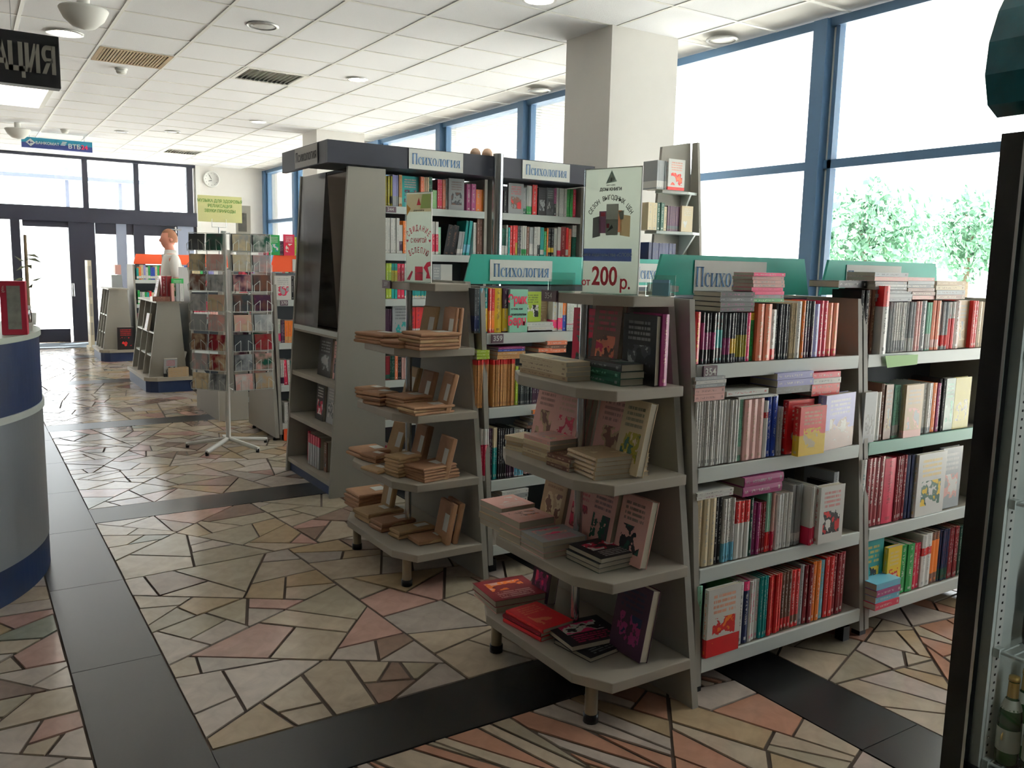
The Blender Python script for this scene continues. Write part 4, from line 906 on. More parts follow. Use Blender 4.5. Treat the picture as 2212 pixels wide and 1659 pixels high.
for k in range(3): put((1.98, 10.14, 1.021+.018*k), R_FLAT, (.017, .13, .19), *'zEh', (0, 0, 1), LD, look='lying flat')
put((1.88, 10.16, .171), Matrix.Rotation(.25, 3, 'X') @ R_FACE, (.02, .14, .22), *'sdc', (0, .2, 2), 'tray of the nearer stepped display', look='face-out')
for k in range(4): put((2.14, 10.09, .171+.026*k), R_FLAT, (.025, .10, .22), *'Ews', (0, 0, 1), 'tray of the nearer stepped display', look='lying flat')
put((2.0, 10.2, .276), Matrix.Rotation(.28, 3, 'Y') @ R_SPINE, (.1, .13, .2), *'wes', (0, 0, 1), 'tray of the nearer stepped display', look='leaning')
lean_x((1.76, 10.4, .669), .16, .2, .03, 'zkR', 'side shelf of the nearer stepped display', .2)
put((1.87, 13.42, .171), Matrix.Rotation(.1, 3, 'X') @ R_FACE, (.02, .22, .33), *'kkr', (0, 0, 2), 'tray of the farther stepped display', look='large, face-out')
put((1.85, 13.55, 1.061), R_SPINE, (.14, .2, .18), *'sEw', (0, 0, 0), 'top of the farther stepped display'); put((1.9, 13.55, 1.25), R_SPINE, (.08, .15, .14), *'hEs', (0, 0, 0), 'top of the farther stepped display')
for k in range(4): put((2.22, 8.2+.001, .121), R_SPINE, (.03, .14, .2), *'rww', (.5, .8, 1), 'low white display box') if k == 0 else put((2.0+.035*k, 8.35, .121), R_SPINE, (.03, .14, .2), *('wcw', 'rww', 'wws')[k-1], (.5, .8, 1), 'low white display box')

# ---- realise the books: the largest in view as objects, the rest as one mass
def book_size(b):
    R, d = b['R'], b['dims']; c = b['pos']+R @ Vector(d)*.5
    iv = inview(c, 20)
    if not iv: return 0
    z = iv[2]; v = (EYE-c).normalized(); ax = [R.col[i] for i in range(3)]
    return (abs(ax[0].dot(v))*d[1]*d[2]+abs(ax[1].dot(v))*d[0]*d[2]+abs(ax[2].dot(v))*d[0]*d[1])/z/z
for b in BOOKS: b['sz'] = book_size(b)
order = sorted(BOOKS, key=lambda b: -b['sz'])
NBIG = 312
big = set(id(b) for b in order[:NBIG] if b['sz'] > 0)
cnt = defaultdict(int); seen = defaultdict(int); lump = MB(); lc = []
by_shelf = defaultdict(list)
for b in BOOKS: by_shelf[b['where']].append(b)
for b in BOOKS:
    if id(b) in big:
        bo = bpy.data.objects.new('book', BC); SC.collection.objects.link(bo)
        bo.matrix_world = Matrix.Translation(b['pos']) @ b['R'].to_4x4() @ Matrix.Diagonal((*b['dims'], 1))
        pg = bpy.data.objects.new('pages', BP); SC.collection.objects.link(pg); pg.parent = bo
        for i in range(3): bo['c%d' % (i+1)] = dimmed(COL[b['c'][i]][1])
        bo['par'] = list(map(float, b['par']))
        n1, n2 = COL[b['c'][0]][0], COL[b['c'][1]][0]; 
        lk = {'': 'spine out', 'flat': 'lying flat'}.get(b['look'], b['look'])
        b['txt'] = (n1 if n1 == n2 or b['par'][1] == 0 and not b['look'] else n1+' and '+n2)+' book %s' % lk
        key = (b['where'], b['txt']); seen[key] += 1; b['key'] = key; b['k'] = seen[key]; b['obj'] = bo
    else:
        if b['sz'] == 0 and not inview(b['pos'], 300): pass
        k0 = len(lump.f); d = b['dims']; M = b['R']; P = b['pos']
        vs = [P+M @ Vector((x*d[0], y*d[1], z*d[2])) for z in (0, 1) for x, y in ((0, 0), (1, 0), (1, 1), (0, 1))]
        lump.add(vs, [(0, 1, 5, 4), (1, 2, 6, 5), (3, 0, 4, 7), (4, 5, 6, 7), (0, 3, 2, 1), (2, 3, 7, 6)])
        lc.append(([dimmed(COL[c][1]) for c in b['c']], [float(v) for v in b['par']], rnd.random()))
for b in BOOKS:
    if 'obj' not in b: continue
    tot = seen[b['key']]
    b['obj']['label'] = b['txt']+((', '+ordn(b['k'])+' such') if tot > 1 else '')+', '+b['where']
    tag(b['obj'], None, 'book', 'books on the '+b['where'])
lo = lump.build('small_books', cover_material(False)); tag(lo, 'small distant book spines on the far shelves and in the rows', 'book', None, 'stuff')
A_ = lo.data.attributes
for i in range(3):
    a_ = A_.new('c%d' % (i+1), 'FLOAT_COLOR', 'FACE'); a_.data.foreach_set('color', [x for L in lc for _ in range(6) for x in (*L[0][i], 1)])
a_ = A_.new('par', 'FLOAT_VECTOR', 'FACE'); a_.data.foreach_set('vector', [x for L in lc for _ in range(6) for x in L[1]])
a_ = A_.new('rnd', 'FLOAT', 'FACE'); a_.data.foreach_set('value', [L[2] for L in lc for _ in range(6)])
a_ = A_.new('upos', 'FLOAT_VECTOR', 'POINT'); a_.data.foreach_set('vector', [x for L in lc for z in (0, 1) for p in ((0, 0), (1, 0), (1, 1), (0, 1)) for x in (*p, z)])
print('BOOKS', len(BOOKS), 'as objects', len(big))
# lettering on two covers
def on_face(b, items):
    o = b['obj'] if 'obj' in b else None
    if not o: return
    M = o.matrix_world
    for txt, size, m, u, v, sxx in items:
        l = sans(txt, None, size, m, (0, 0, 0), bold=size*.03, sx=sxx); l.parent = o
        l.matrix_world = M @ Matrix.Diagonal((1/b['dims'][0], 1/b['dims'][1], 1/b['dims'][2], 1)) @ Matrix.Translation((b['dims'][0]+.0007, b['dims'][1]*u, b['dims'][2]*v)) @ Matrix(((0, 0, 1, 0), (1, 0, 0, 0), (0, 1, 0, 0), (0, 0, 0, 1))) @ Matrix.Diagonal((sxx, 1, 1, 1))
on_face(EB, [('Эрик', .062, M_INKR, .42, .76, .72), ('Берн', .062, M_INKR, .42, .26, .72), ('о том, как', .014, M_INKK, .4, .55, 1), ('психологии', .016, M_INKK, .5, .42, 1)])

# ================================================================== POSTERS ON THE STANDS
MPP = translucent(mat('poster_paper', (.95, .95, .93), .5), .7)
def poster(name, label, P0, P1, z, h, cat='poster'):
    a, b = Vector((*P0, z)), Vector((*P1, z)); m = (a+b)/2; t = thing(name, label, cat, m, math.atan2((b-a).y, (b-a).x)); w = (b-a).length/2
    box('paper', (-w+.003, .0, .003), (w-.003, .0008, h-.003), MPP, t)
    box('acrylic_cover', (-w, -.0035, 0), (w, -.0025, h), M_ACRYL, t); box('acrylic_edge', (w-.0025, -.003, 0), (w, .003, h), M_WHITE, t); box('acrylic_rim', (-w, -.003, h-.0025), (w-.0026, .003, h), M_WHITE, t)
    MB().box((-w, .0015, 0), (w, .003, .004)).box((-w*.8, -.04, 0), (w*.8, .05, .0025)).build('base', M_ACRYL, t)
    return t, w
t, w = poster('price_poster', 'acrylic poster advertising books from 200 roubles on the near stand', (1.821, 2.378), (1.893, 2.164), 1.412, .42)
U = lambda x: (x-467)*.000325
V = lambda y: (1570-y)*.000288
def seethrough(m):
    # printed film lets light from the windows behind it through
    if m.name in ('ink_red', 'ink_black'):
        if m.name+'_print' not in MATS: MATS[m.name+'_print'] = translucent(m.copy(), .6); MATS[m.name+'_print'].name = m.name+'_print'
        return MATS[m.name+'_print']
    if m.name.startswith(('print_', 'bar_', 'logo_')) and not m.get('thin'): translucent(m, .6); m['thin'] = 1
    return m
def flatpoly(name, pts, m, par, y=-.0006):
    if par.get('category') == 'poster': m = seethrough(m)
    return MB().add([(u, y, v) for u, v in pts], [tuple(range(len(pts)))]).build(name, m, par)
def frect(x0, x1, y0, y1, m, par, y=-.0006, name='print', sk=0): return flatpoly(name, [(U(x0), V(y1+sk)), (U(x1), V(y1-sk)), (U(x1), V(y0-sk)), (U(x0), V(y0+sk))], m, par, y)
flatpoly('logo_triangle', [(U(380), V(290)), (U(512), V(270)), (U(447), V(138))], mat('logo_grey', (.50, .56, .54), .6), t)
flatpoly('logo_inner', [(U(402), V(272)), (U(488), V(260)), (U(445), V(172))], mat('poster_paper2', (.72, .77, .72), .6), t, -.0009)
frect(436, 456, 225, 265, MATS['logo_grey'], t, -.0012)
sans('ДОМ КНИГИ', t, .014, M_INKK, (U(442), -.001, V(357)), bold=.0005); sans('МАГАЗИН', t, .007, M_INKK, (U(442), -.001, V(310)))
arc_text('СЕЗОН ВЫГОДНЫХ ЦЕН', t, .021, M_INKK, (U(447), .232), .09, 152, 27, -.001)
frect(235, 330, 670, 905, mat('print_dark', (.34, .34, .36), .6), t, sk=12); frect(312, 398, 605, 860, mat('print_plum', (.48, .26, .40), .6), t, -.0008); frect(330, 385, 620, 665, M_INKR, t, -.001)
frect(398, 545, 525, 700, mat('print_grey', (.58, .57, .56), .6), t, -.001); frect(398, 545, 700, 882, M_WHITE, t, -.001); frect(540, 590, 600, 850, mat('print_orange', (.85, .55, .40), .6), t, -.0008); frect(570, 690, 655, 895, mat('print_tan', (.82, .70, .55), .6), t, -.0009, sk=-10); frect(408, 440, 750, 800, M_INKR, t, -.0012)
flatpoly('print', [(U(545), V(620)), (U(610), V(600)), (U(610), V(700)), (U(570), V(705))], M_WHITE, t, -.0011); flatpoly('print', [(U(408), V(850)), (U(488), V(800)), (U(470), V(760)), (U(430), V(820))], MATS['print_dark'], t, -.0013)
frect(130, 720, 1040, 1185, mat('bar_navy', (.28, .36, .62), .5), t, name='blue_bar'); sans('книги издательства «СЛОВО»', t, .0155, M_PAPER, (U(425), -.001, V(1112)), sx=.95)
MIR = seethrough(M_INKR)
sans('от', t, .033, MIR, (U(172), -.001, V(1440)), bold=.0008); sans('200', t, .088, MIR, (U(402), -.001, V(1372)), bold=.002, sx=.78); sans('р.', t, .06, MIR, (U(655), -.001, V(1440)), bold=.001, sx=.9)
t, w = poster('date_poster', 'narrow poster with red curved lettering above the parcel stand', (1.796, 3.73), (1.863, 3.591), 1.412, .42)
arc_text('СВИДАНИЕ', t, .037, MIR, (0, .165), .088, 136, 44, -.001, .95, 1, .5)
sans('С КНИГОЙ', t, .029, MIR, (0, -.001, .195), bold=.0004, sx=.62); arc_text('ВСЛЕПУЮ', t, .037, MIR, (0, .055), .095, 122, 58, -.001, 1.0, 1, .5)
for sx_ in (-.066, .066): flatpoly('heart', [(sx_, .187), (sx_+.007, .197), (sx_+.004, .202), (sx_, .199), (sx_-.004, .202), (sx_-.007, .197)], M_INKR, t, -.001)
flatpoly('print', [(-w+.006, .33), (w-.006, .33), (w-.006, .412), (-w+.006, .412)], mat('print_cream', (.95, .86, .74), .6), t); flatpoly('print', [(.01, .345), (w-.008, .345), (w-.008, .41), (.02, .41)], mat('print_pale_green', (.78, .90, .62), .6), t, -.0009)
flatpoly('print', [(-w+.006, .31), (-w+.03, .345), (-w+.006, .365)], mat('print_yellow', (.92, .68, .3), .6), t, -.0009); flatpoly('logo_triangle', [(-.012, .36), (.012, .36), (0, .395)], M_INKR, t, -.0011); sans('ДОМ КНИГИ', t, .01, M_INKK, (0, -.001, .335))
frect2 = flatpoly('print', [(-.02, .01), (.026, .01), (.026, .075), (-.02, .075)], M_INKR, t); sans('11 ноября', t, .011, M_PAPER, (.003, -.0012, .045))
flatpoly('print', [(.03, .07), (.05, .095), (.07, .1), (.072, .08), (.055, .072), (.072, .02), (.045, .02), (.05, .045)], M_INKR, t); flatpoly('print', [(-.07, .012), (-.04, .055), (-.032, .05), (-.05, .01)], M_INKR, t)
for i, (x, y, lab) in enumerate(((1.80, 2.47, 'small clear acrylic leaflet tray beside the 200 rouble poster, empty'), (1.93, 2.10, 'clear acrylic holder with pale blue leaflets in front of the teal header'), (1.80, 3.83, 'small wire-thin acrylic tray beside the narrow red-lettered poster'))):
    t = thing('leaflet_holder', lab, 'leaflet holder', (x, y, 1.4105), -.9 if i != 1 else -1.2)
    MB().box((-.045, -.012, 0), (.045, -.0105, .045)).box((-.045, .02, 0), (.045, .0215, .07)).box((-.045, -.012, 0), (.045, .0215, .002)).build('tray', M_ACRYL, t)
    if i == 1: box('leaflets', (-.03, .005, .003), (.03, .012, .055), mat('leaflet_blue', (.55, .75, .85), .6), t)
t = thing('folded_card', 'folded white card lying over the corner of bookcase 354', 'card', (2.035, 2.2, 1.424), -.6); MB().prism([(-.05, 0), (.05, 0), (.05, .02), (-.05, .026)], -.03, -.028, 'y').prism([(-.05, 0), (.05, 0), (.05, .02), (-.05, .026)], .0, .002, 'y').build('card', M_PAPER, t)
gs = MB(); gs.prism([(3.19, 1.118), (3.40, 1.123), (3.40, 1.165), (3.17, 1.168)], ys(1.15)-.026, ys(1.15)-.024, 'y'); tag(gs.build('price_strip', mat('strip_green', (.62, .80, .52), .6)), 'pale green price strip stuck on the shelf edge near the fridge', 'price strip')

# ================================================================== WIRE RACK OF CD CASES
M_WIRE = mat('wire_white', (.80, .82, .80), .3, metal=.3)
rk = thing('wire_rack', 'tall white wire spinner rack holding cd cases', 'display rack', (1.75, 6.88, 0), 0)
for k in range(5):
    a = radians(18+72*k-8); e = (cos(a)*.33, sin(a)*.33)
    f_ = MB().tube((0, 0, .075), (e[0], e[1], .03), .018, 4).build('foot', M_WHITE, rk); MB().tube((e[0]*.97, e[1]*.97, 0), (e[0]*.97, e[1]*.97, .03), .014, 8).build('foot_tip', M_BLACK, f_)
MB().tube((0, 0, .06), (0, 0, 1.72), .019, 12).build('pole', M_WHITE, rk)
pm = MB(); r_ = .0022
def wire(m, pts):
    for a, b in zip(pts[:-1], pts[1:]): m.tube(a, b, r_, 4, cap=False)
pw = .152
wire(pm, [(0, 0, .125), (0, 0, 0), (0, -.028, 0), (0, -.034, .05), (pw*.3, -.034, .085), (pw*.3, -.03, 0)])
wire(pm, [(pw, 0, .125), (pw, 0, 0), (pw, -.028, 0), (pw, -.034, .05), (pw*.7, -.034, .085), (pw*.7, -.03, 0)])
wire(pm, [(0, 0, 0), (pw, 0, 0)]); wire(pm, [(0, -.028, 0), (pw, -.028, 0)]); wire(pm, [(0, 0, .125), (pw, 0, .125)])
PM = pm.mesh('wire_pocket'); PM.materials.append(M_WIRE)
def cd_material():
    m = bpy.data.materials.new('cd_sleeve'); m.use_nodes = True; nt = m.node_tree; N = NT(nt); b = nt.nodes['Principled BSDF']
    tc = N.n('ShaderNodeTexCoord'); oi = N.n('ShaderNodeObjectInfo'); v = N.n('ShaderNodeVectorMath', operation='ADD'); N.L(tc.outputs['Object'], v.inputs[0])
    cb = N.n('ShaderNodeCombineXYZ'); N.L(N.m('MULTIPLY', oi.outputs['Random'], 31.0), cb.inputs[1]); N.L(cb.outputs[0], v.inputs[1])
    t = N.n('ShaderNodeTexNoise'); t.inputs['Scale'].default_value = 14; N.L(v.outputs[0], t.inputs['Vector'])
    a = N.n('ShaderNodeAttribute', attribute_type='OBJECT', attribute_name='c1'); a2 = N.n('ShaderNodeAttribute', attribute_type='OBJECT', attribute_name='c2')
    mp = N.n('ShaderNodeMapRange'); mp.inputs[1].default_value = .40; mp.inputs[2].default_value = .75; N.L(t.outputs['Fac'], mp.inputs[0])
    N.L(N.mix(mp.outputs[0], a.outputs['Color'], a2.outputs['Color']), b.inputs['Base Color']); b.inputs['Roughness'].default_value = .15; return m
CM = MB().box((0, -.011, 0), (.142, 0, .124)).mesh('cd_case'); CM.materials.append(cd_material())
SP = MB().box((-.0008, -.0105, .0005), (.013, .0005, .1235)).mesh('case_spine'); SP.materials.append(M_BLACK)
FACES = [((1.735, 6.64), (2.065, 6.70), 'front side'), ((1.50, 6.93), (1.705, 6.66), 'aisle side'), ((2.05, 6.78), (1.80, 7.08), 'back side')]
cp_ = 'sdzshMeEsGRs'
for fi, (p0, p1, nm) in enumerate(FACES):
    p0, p1 = Vector((*p0, 0)), Vector((*p1, 0)); u = (p1-p0).normalized(); ang = math.atan2(u.y, u.x)
    fw = MB()
    for q in (p0, p0+u*.166, p0+u*.332): fw.tube(q-Vector((1.75, 6.88, -.48)), q-Vector((1.75, 6.88, -1.7)), .003, 5)
    for z in (.5, 1.1, 1.7): fw.tube(p0-Vector((1.75, 6.88, -z)), Vector((0, 0, z)), .003, 4).tube(p0+u*.332-Vector((1.75, 6.88, -z)), Vector((0, 0, z)), .003, 4)
    fw.build('wire_frame', M_WIRE, rk)
    for k in range(8):
        for j in range(2):
            z = .492+.153*k; q = p0+u*(.007+.166*j)
            o = bpy.data.objects.new('wire_pocket', PM); SC.collection.objects.link(o); o.parent = rk; o.location = (q.x-1.75, q.y-6.88, z); o.rotation_euler = (0, 0, ang)
            for st in range(1 if fi else 2):
                c = bpy.data.objects.new('cd_case', CM); SC.collection.objects.link(c); c.location = (q.x+u.x*.004, q.y+u.y*.004, z+.004)
                c.location += Vector((u.y, -u.x, 0))*(.012-.012*st); c.rotation_euler = Matrix(Matrix.Rotation(ang, 3, 'Z') @ Matrix.Rotation(-.10, 3, 'X')).to_euler()
                a, b = rnd.choice(cp_), rnd.choice('sehzdw'); c['c1'] = list(lin(COL[a][1])); c['c2'] = list(lin(COL[b][1]))
                tag(c, '%s and %s cd case, %s tier up, %s, %s column%s' % (COL[a][0], COL[b][0], ordn(k+1), nm, ('first', 'second')[j], ', behind' if st else ''), 'cd case', 'cd cases in the wire rack')
                s_ = bpy.data.objects.new('case_spine', SP); SC.collection.objects.link(s_); s_.parent = c

# ================================================================== INFORMATION DESK
cx, cy, R0 = -.735, 4.75, 1.045
desk = thing('information_desk', 'curved information desk, dark blue above brushed silver, edge of the aisle', 'desk', (cx, cy, 0))
A0, A1, NS = -105, 40, 60
def arcband(z0, z1, r0, r1, m, name):
    mb = MB(); vs = []; fs = []
    for i in range(NS+1):
        a = radians(A0+(A1-A0)*i/NS); c, s_ = cos(a), sin(a)
        vs += [(r0*c, r0*s_, z0), (r1*c, r1*s_, z0), (r1*c, r1*s_, z1), (r0*c, r0*s_, z1)]
    for i in range(NS):
        for j in range(4): fs.append((4*i+j, 4*i+(j+1) % 4, 4*i+4+(j+1) % 4, 4*i+4+j))
    fs += [(0, 1, 2, 3), (4*NS+3, 4*NS+2, 4*NS+1, 4*NS)]
    mb.add(vs, fs); return mb.build(name, m, desk)
MBL = mat('desk_blue', (.08, .17, .33), .45); MSV = mat('desk_silver', (.60, .63, .66), .38, metal=.45, noise=.06, nscale=3)
arcband(.16, .785, R0-.03, R0, MSV, 'lower_panel'); arcband(.0, .16, R0-.03, R0-.002, MBL, 'kick_band'); arcband(.815, 1.125, R0-.03, R0, MBL, 'upper_panel'); arcband(.785, .815, R0-.03, R0+.008, M_EDGE, 'trim_ring'); arcband(1.125, 1.15, R0-.42, R0+.008, mat('desk_top', (.80, .84, .80), .4), 'top'); arcband(.0, 1.12, R0-.40, R0-.385, M_PANEL, 'inner_panel')
t = thing('gift_box', 'tall crimson box with a grey picture panel standing on the desk', 'box', (.143, 4.33, 1.151), -.15)
box('box_body', (0, 0, 0), (.098, .07, .235), mat('box_crimson', (.70, .16, .26), .45), t, .002); mp_ = mat('lace_picture', (.62, .63, .60), .6, noise=.5, nscale=30); box('picture_panel', (.026, -.001, .025), (.078, 0, .215), mp_, t)
sans('ЧАЙ', t, .014, M_PAPER, (.012, -.0015, .2), (pi/2, pi/2, 0))
t = thing('paper_box', 'small white box on the desk under the glass jar', 'box', (.225, 4.55, 1.151), .1); box('box_body', (0, 0, 0), (.05, .05, .035), M_WHITE, t, .001); box('box_lid', (-.001, -.001, .024), (.051, .051, .036), M_PAPER, t)
t = thing('glass_jar', 'squat glass jar with white lid on the small white box', 'jar', (.25, 4.575, 1.188)); MB().lathe([(0, 0), (.024, 0), (.026, .01), (.026, .055), (.022, .065)], 18).build('jar_body', glassmat('jar_glass', (.72, .66, .62), .2), t); MB().lathe([(0, .065), (.025, .065), (.025, .078), (0, .078)], 18).build('lid', M_WHITE, t); MB().lathe([(0, .004), (.02, .004), (.018, .03), (0, .036)], 12).build('contents', mat('sweets', (.62, .48, .42), .6, noise=.3, nscale=60), t)
t = thing('dried_plant', 'tall dried reed stem with thin leaves seen against the bright door', 'plant', (.285, 4.95, 1.1505)); m_ = MB().tube((0, 0, .06), (.002, 0, .45), .011, 7, r2=.007); m_.build('stem', mat('reed', (.66, .58, .46), .8, noise=.3, nscale=30), t)
lf = MB()
for k in range(14):
    a = rnd.uniform(0, 6.28); z = rnd.uniform(.12, .36); l = rnd.uniform(.04, .09); lf.add([(0, 0, z), (cos(a)*l, sin(a)*l, z+rnd.uniform(-.03, .03)), (cos(a+.25)*l*.6, sin(a+.25)*l*.6, z+.004)], [(0, 1, 2)])
lf.build('leaf', mat('reed_leaf', (.60, .62, .50), .8), t); MB().lathe([(0, 0), (.03, 0), (.035, .06), (.03, .06), (.026, .005), (0, .005)], 14).build('pot', M_WHITE, t)

# ================================================================== SIGNS OVERHEAD
t = thing('hanging_sign', 'dark hanging sign ending in АЦИЯ, pale letters, above the desk', 'sign', (0, 3.0, 2.0))
zz0, zz1 = aty_ = (at_y(132, 192, 3.0).z-2, at_y(130, 80, 3.0).z-2)
box('sign_board', (-.78, 0, zz0), (.292, .05, zz1), mat('sign_black', (.09, .09, .11), .5), t, .002); 
M_SL = mat('sign_letter', (.62, .61, .57), .6); U2 = lambda p: at_y(p, 130, 3.0).x; V2 = lambda k: zz0+(zz1-zz0)*(.25+.55*k)
def letter(polys, xa, xb, nm='letter'):
    mb = MB()
    for p in polys:
        q = [(xa+(xb-xa)*u, -.0015, V2(v)) for u, v in p]; mb.add(q, [tuple(range(len(q)))])
    mb.build(nm, M_SL, t)
letter([_d(0, 0, .38, 1, .24), _d(.76, 0, .38, 1, .24), _b(.2, .2, .8, .38)], U2(-14), U2(19)); letter([_b(0, 0, .28, 1), _b(.62, 0, .9, 1), _b(0, 0, 1.0, .18), _b(.78, -.22, 1.02, .1)], U2(18), U2(53))
letter([_b(0, 0, .28, 1), _b(.72, 0, 1, 1), _d(.14, 0, .62, 1, .24)], U2(54), U2(86)); letter([_b(.7, 0, 1, 1), _b(.35, .84, .8, 1), _b(.35, .40, .8, .56), _d(.0, 0, .38, .46, .3)]+_ring(.38, .70, .38, .30, .28, .16, 90, 270), U2(90), U2(120))
for x in (.14, .17, -.6): MB().tube((x, .025, zz1), (x, .025, HC-2.0), .0015, 4).build('wire', M_CHROME, t)
a, b = at_z(118, 193, 3.17), at_z(90, 233, 3.17); 
t = thing('light_panel', 'bright ceiling light panel showing under the hanging sign', 'lamp', (a.x, b.y, 3.17)); 
box('frame', (-1.3, 0, 0), (0, a.y-b.y, .05), M_WHITE, t); box('diffuser', (-1.27, .03, -.004), (-.05, a.y-b.y-.03, 0), mat('panel_glow', (1, .98, .94), .5, emit=1.3), t)
t = thing('bank_sign', 'blue hanging sign with arrow, БАНКОМАТ and ВТБ24', 'sign', (0, 14, 0)); A = [at_y(*q, 14) for q in ((47, 317), (200, 330), (200, 308), (47, 294))]
z0, z1, xa, xb = (A[0].z+A[1].z)/2, (A[2].z+A[3].z)/2, A[0].x, A[1].x
t.location = (xa, 14, z0); Wd, Hh = xb-xa, z1-z0
box('sign_board', (0, 0, 0), (Wd, .06, Hh*.5), mat('bank_navy', (.16, .22, .48), .5), t); box('sign_board_top', (0, 0, Hh*.5), (Wd, .06, Hh), mat('bank_teal', (.10, .50, .62), .5), t)
flatpoly('arrow_diamond', [(.05, Hh/2), (.11, .02), (.17, Hh/2), (.11, Hh-.02)], M_PAPER, t, -.003); flatpoly('arrow', [(.075, Hh/2), (.105, Hh/2+.025), (.105, Hh/2+.006), (.14, Hh/2+.006), (.14, Hh/2-.006), (.105, Hh/2-.006), (.105, Hh/2-.025)], MATS['bank_navy'], t, -.005)
sans('БАНКОМАТ', t, .052, M_PAPER, (.32, -.003, Hh*.5), bold=.001); sans('ВТБ', t, .085, M_PAPER, (.66, -.003, Hh*.4), bold=.002); sans('24', t, .085, M_INKR, (.79, -.003, Hh*.4), bold=.002)
for k in range(3): flatpoly('emblem', [(.48+.01*k, Hh*.45+.02*k), (.54+.01*k, Hh*.45+.02*k), (.55+.01*k, Hh*.45+.02*k+.012), (.49+.01*k, Hh*.45+.02*k+.012)], M_PAPER, t, -.003)
for x in (.1, Wd-.1): MB().tube((x, .03, Hh), (x, .03, HC-z0), .004, 5).build('wire', M_CHROME, t)
A = [at_y(*q, 8.7) for q in ((428, 478), (523, 480), (520, 424), (427, 421))]
t = thing('yellow_sign', 'pale yellow paper sign with green lettering above the wire rack', 'sign', (A[0].x, 8.7, 1.56)); zb = A[0].z-1.56; Wd, Hh = A[1].x-A[0].x, A[2].z-A[1].z
MYL = translucent(mat('paper_yellow', (.96, .96, .78), .7), .4); box('paper', (0, 0, zb), (Wd, .002, zb+Hh), MYL, t); MGN = mat('ink_green', (.42, .62, .30), .6)
for i, s_ in enumerate(('МУЗЫКА ДЛЯ ЗДОРОВЬЯ', 'РЕЛАКСАЦИЯ', 'ЗВУКИ ПРИРОДЫ')): sans(s_, t, .04, MGN, (Wd/2, -.002, zb+Hh*(.80-.19*i)), bold=.0008, sx=.85)
wr = MB(); 
wire(wr, [(Wd*.3, -.01, zb+.03), (Wd*.3, -.01, zb-.05), (Wd*.62, -.01, zb-.05), (Wd*.62, -.01, zb+.03)]); wr.tube((Wd*.46, 0, -.16), (Wd*.46, 0, zb-.05), .006, 8).lathe([(0, -.155), (.05, -.155), (.05, -.15), (0, -.145)], 12, (Wd*.46, 0, 0)).build('holder', M_CHROME, t)
t = thing('grey_board', 'grey display board with a dark poster behind the yellow sign', 'board', (0, 9.4, 0)); A = [at_y(*q, 9.4) for q in ((515, 500), (542, 500), (540, 445))]; box('board', (A[0].x-.02, 0, A[0].z-.25), (A[1].x, .02, A[2].z), M_PANEL, t); box('board_foot', (A[0].x-.02, .0, 1.405), (A[1].x, .08, 1.42), M_PANEL, t); box('dark_poster', (A[0].x, -.002, A[0].z), (A[0].x+.09, 0, A[2].z-.08), mat('photo_dark', (.3, .3, .28), .5, noise=.6, nscale=20), t)
t = thing('paper_cup', 'white tapered paper cup on top of the wire rack side', 'cup', (at_y(532, 508, 8.2).x, 8.75, 1.405)); MB().lathe([(0, 0), (.03, 0), (.045, .19), (.043, .19), (.028, .004), (0, .004)], 16).build('cup_wall', M_WHITE, t)

# ================================================================== CEILING FITTINGS
M_GLOW = mat('lamp_glow', (1, .97, .9), .5, emit=9); M_OFF = mat('lamp_off', (.75, .75, .73), .25); M_CLR = mat('lamp_ring', (.80, .80, .79), .3, metal=.3)
def downlight(px, py, r, on, label, el=None):
    c = at_z(px, py, HC); t = thing('ceiling_lamp', label, 'lamp', (c.x, c.y, HC-.012))
    MB().lathe([(r*.84, .0), (r, .003), (r*1.0, .012), (r*.84, .012), (r*.8, .012), (r*.8, .0)], 28).build('ring', M_CLR, t)
    MB().lathe([(0, .004), (r*.5, .002), (r*.82, .006), (r*.82, .011), (0, .011)], 24).build('lens', M_GLOW if on else M_OFF, t)
    return t
downlight(140, 70, .135, 1, 'large bright round lamp beside the hanging sign'); downlight(568, 55, .115, 0, 'round lamp, half dark, in the ceiling nearest the brown grille')
downlight(772, 170, .10, 1, 'round white lamp past the slatted air vent'); downlight(558, 262, .10, 1, 'lit round lamp in the far ceiling above the yellow sign'); downlight(1165, -3, .115, 1, 'round lamp cut off by the top edge of the photo')
downlight(1560, 85, .12, 0, 'unlit round lamp beside the window head past the pillar'); downlight(1165, 195, .115, 0, 'round fitting in the ceiling strip above the farther windows')
downlight(262, 284, .09, 0, 'small distant round lamp, left one of a far pair'); downlight(373, 284, .10, 0, 'small distant round lamp, right one of a far pair')
def vent(x, y, nm, label, mt, diag):
    t = thing(nm, label, 'vent', (x, y, HC-.006)); MB().box((.01, .01, .0), (.59, .045, .012)).box((.01, .555, 0), (.59, .59, .012)).box((.01, .045, 0), (.045, .555, .012)).box((.555, .045, 0), (.59, .555, .012)).build('frame', mt if not diag else M_GRID, t)
    box('dark_backing', (.045, .045, .04), (.555, .555, .045), mat('vent_dark', (.50, .49, .48), .9) if diag else mt, t)
    n = 12 if diag else 20
    for k in range(n):
        a = .05+.5*k/n
        if diag: MB().add([(a, .05, .0), (a+.03, .05, .03), (a+.03, .555, .03), (a, .555, .0), (a+.002, .05, -.001), (a+.032, .05, .029), (a+.032, .555, .029), (a+.002, .555, -.001)], [(0, 1, 2, 3), (4, 5, 6, 7), (0, 1, 5, 4), (2, 3, 7, 6)]).build('slat', M_GRID, t)
        else: box('slat', (a, .046, .0), (a+.015, .554, .012), mt, t)
vent(1.07, 8.01, 'ceiling_grille', 'tan ribbed grille panel in the ceiling, stained', mat('grille_tan', (.62, .54, .42), .8, noise=.25, nscale=7), False)
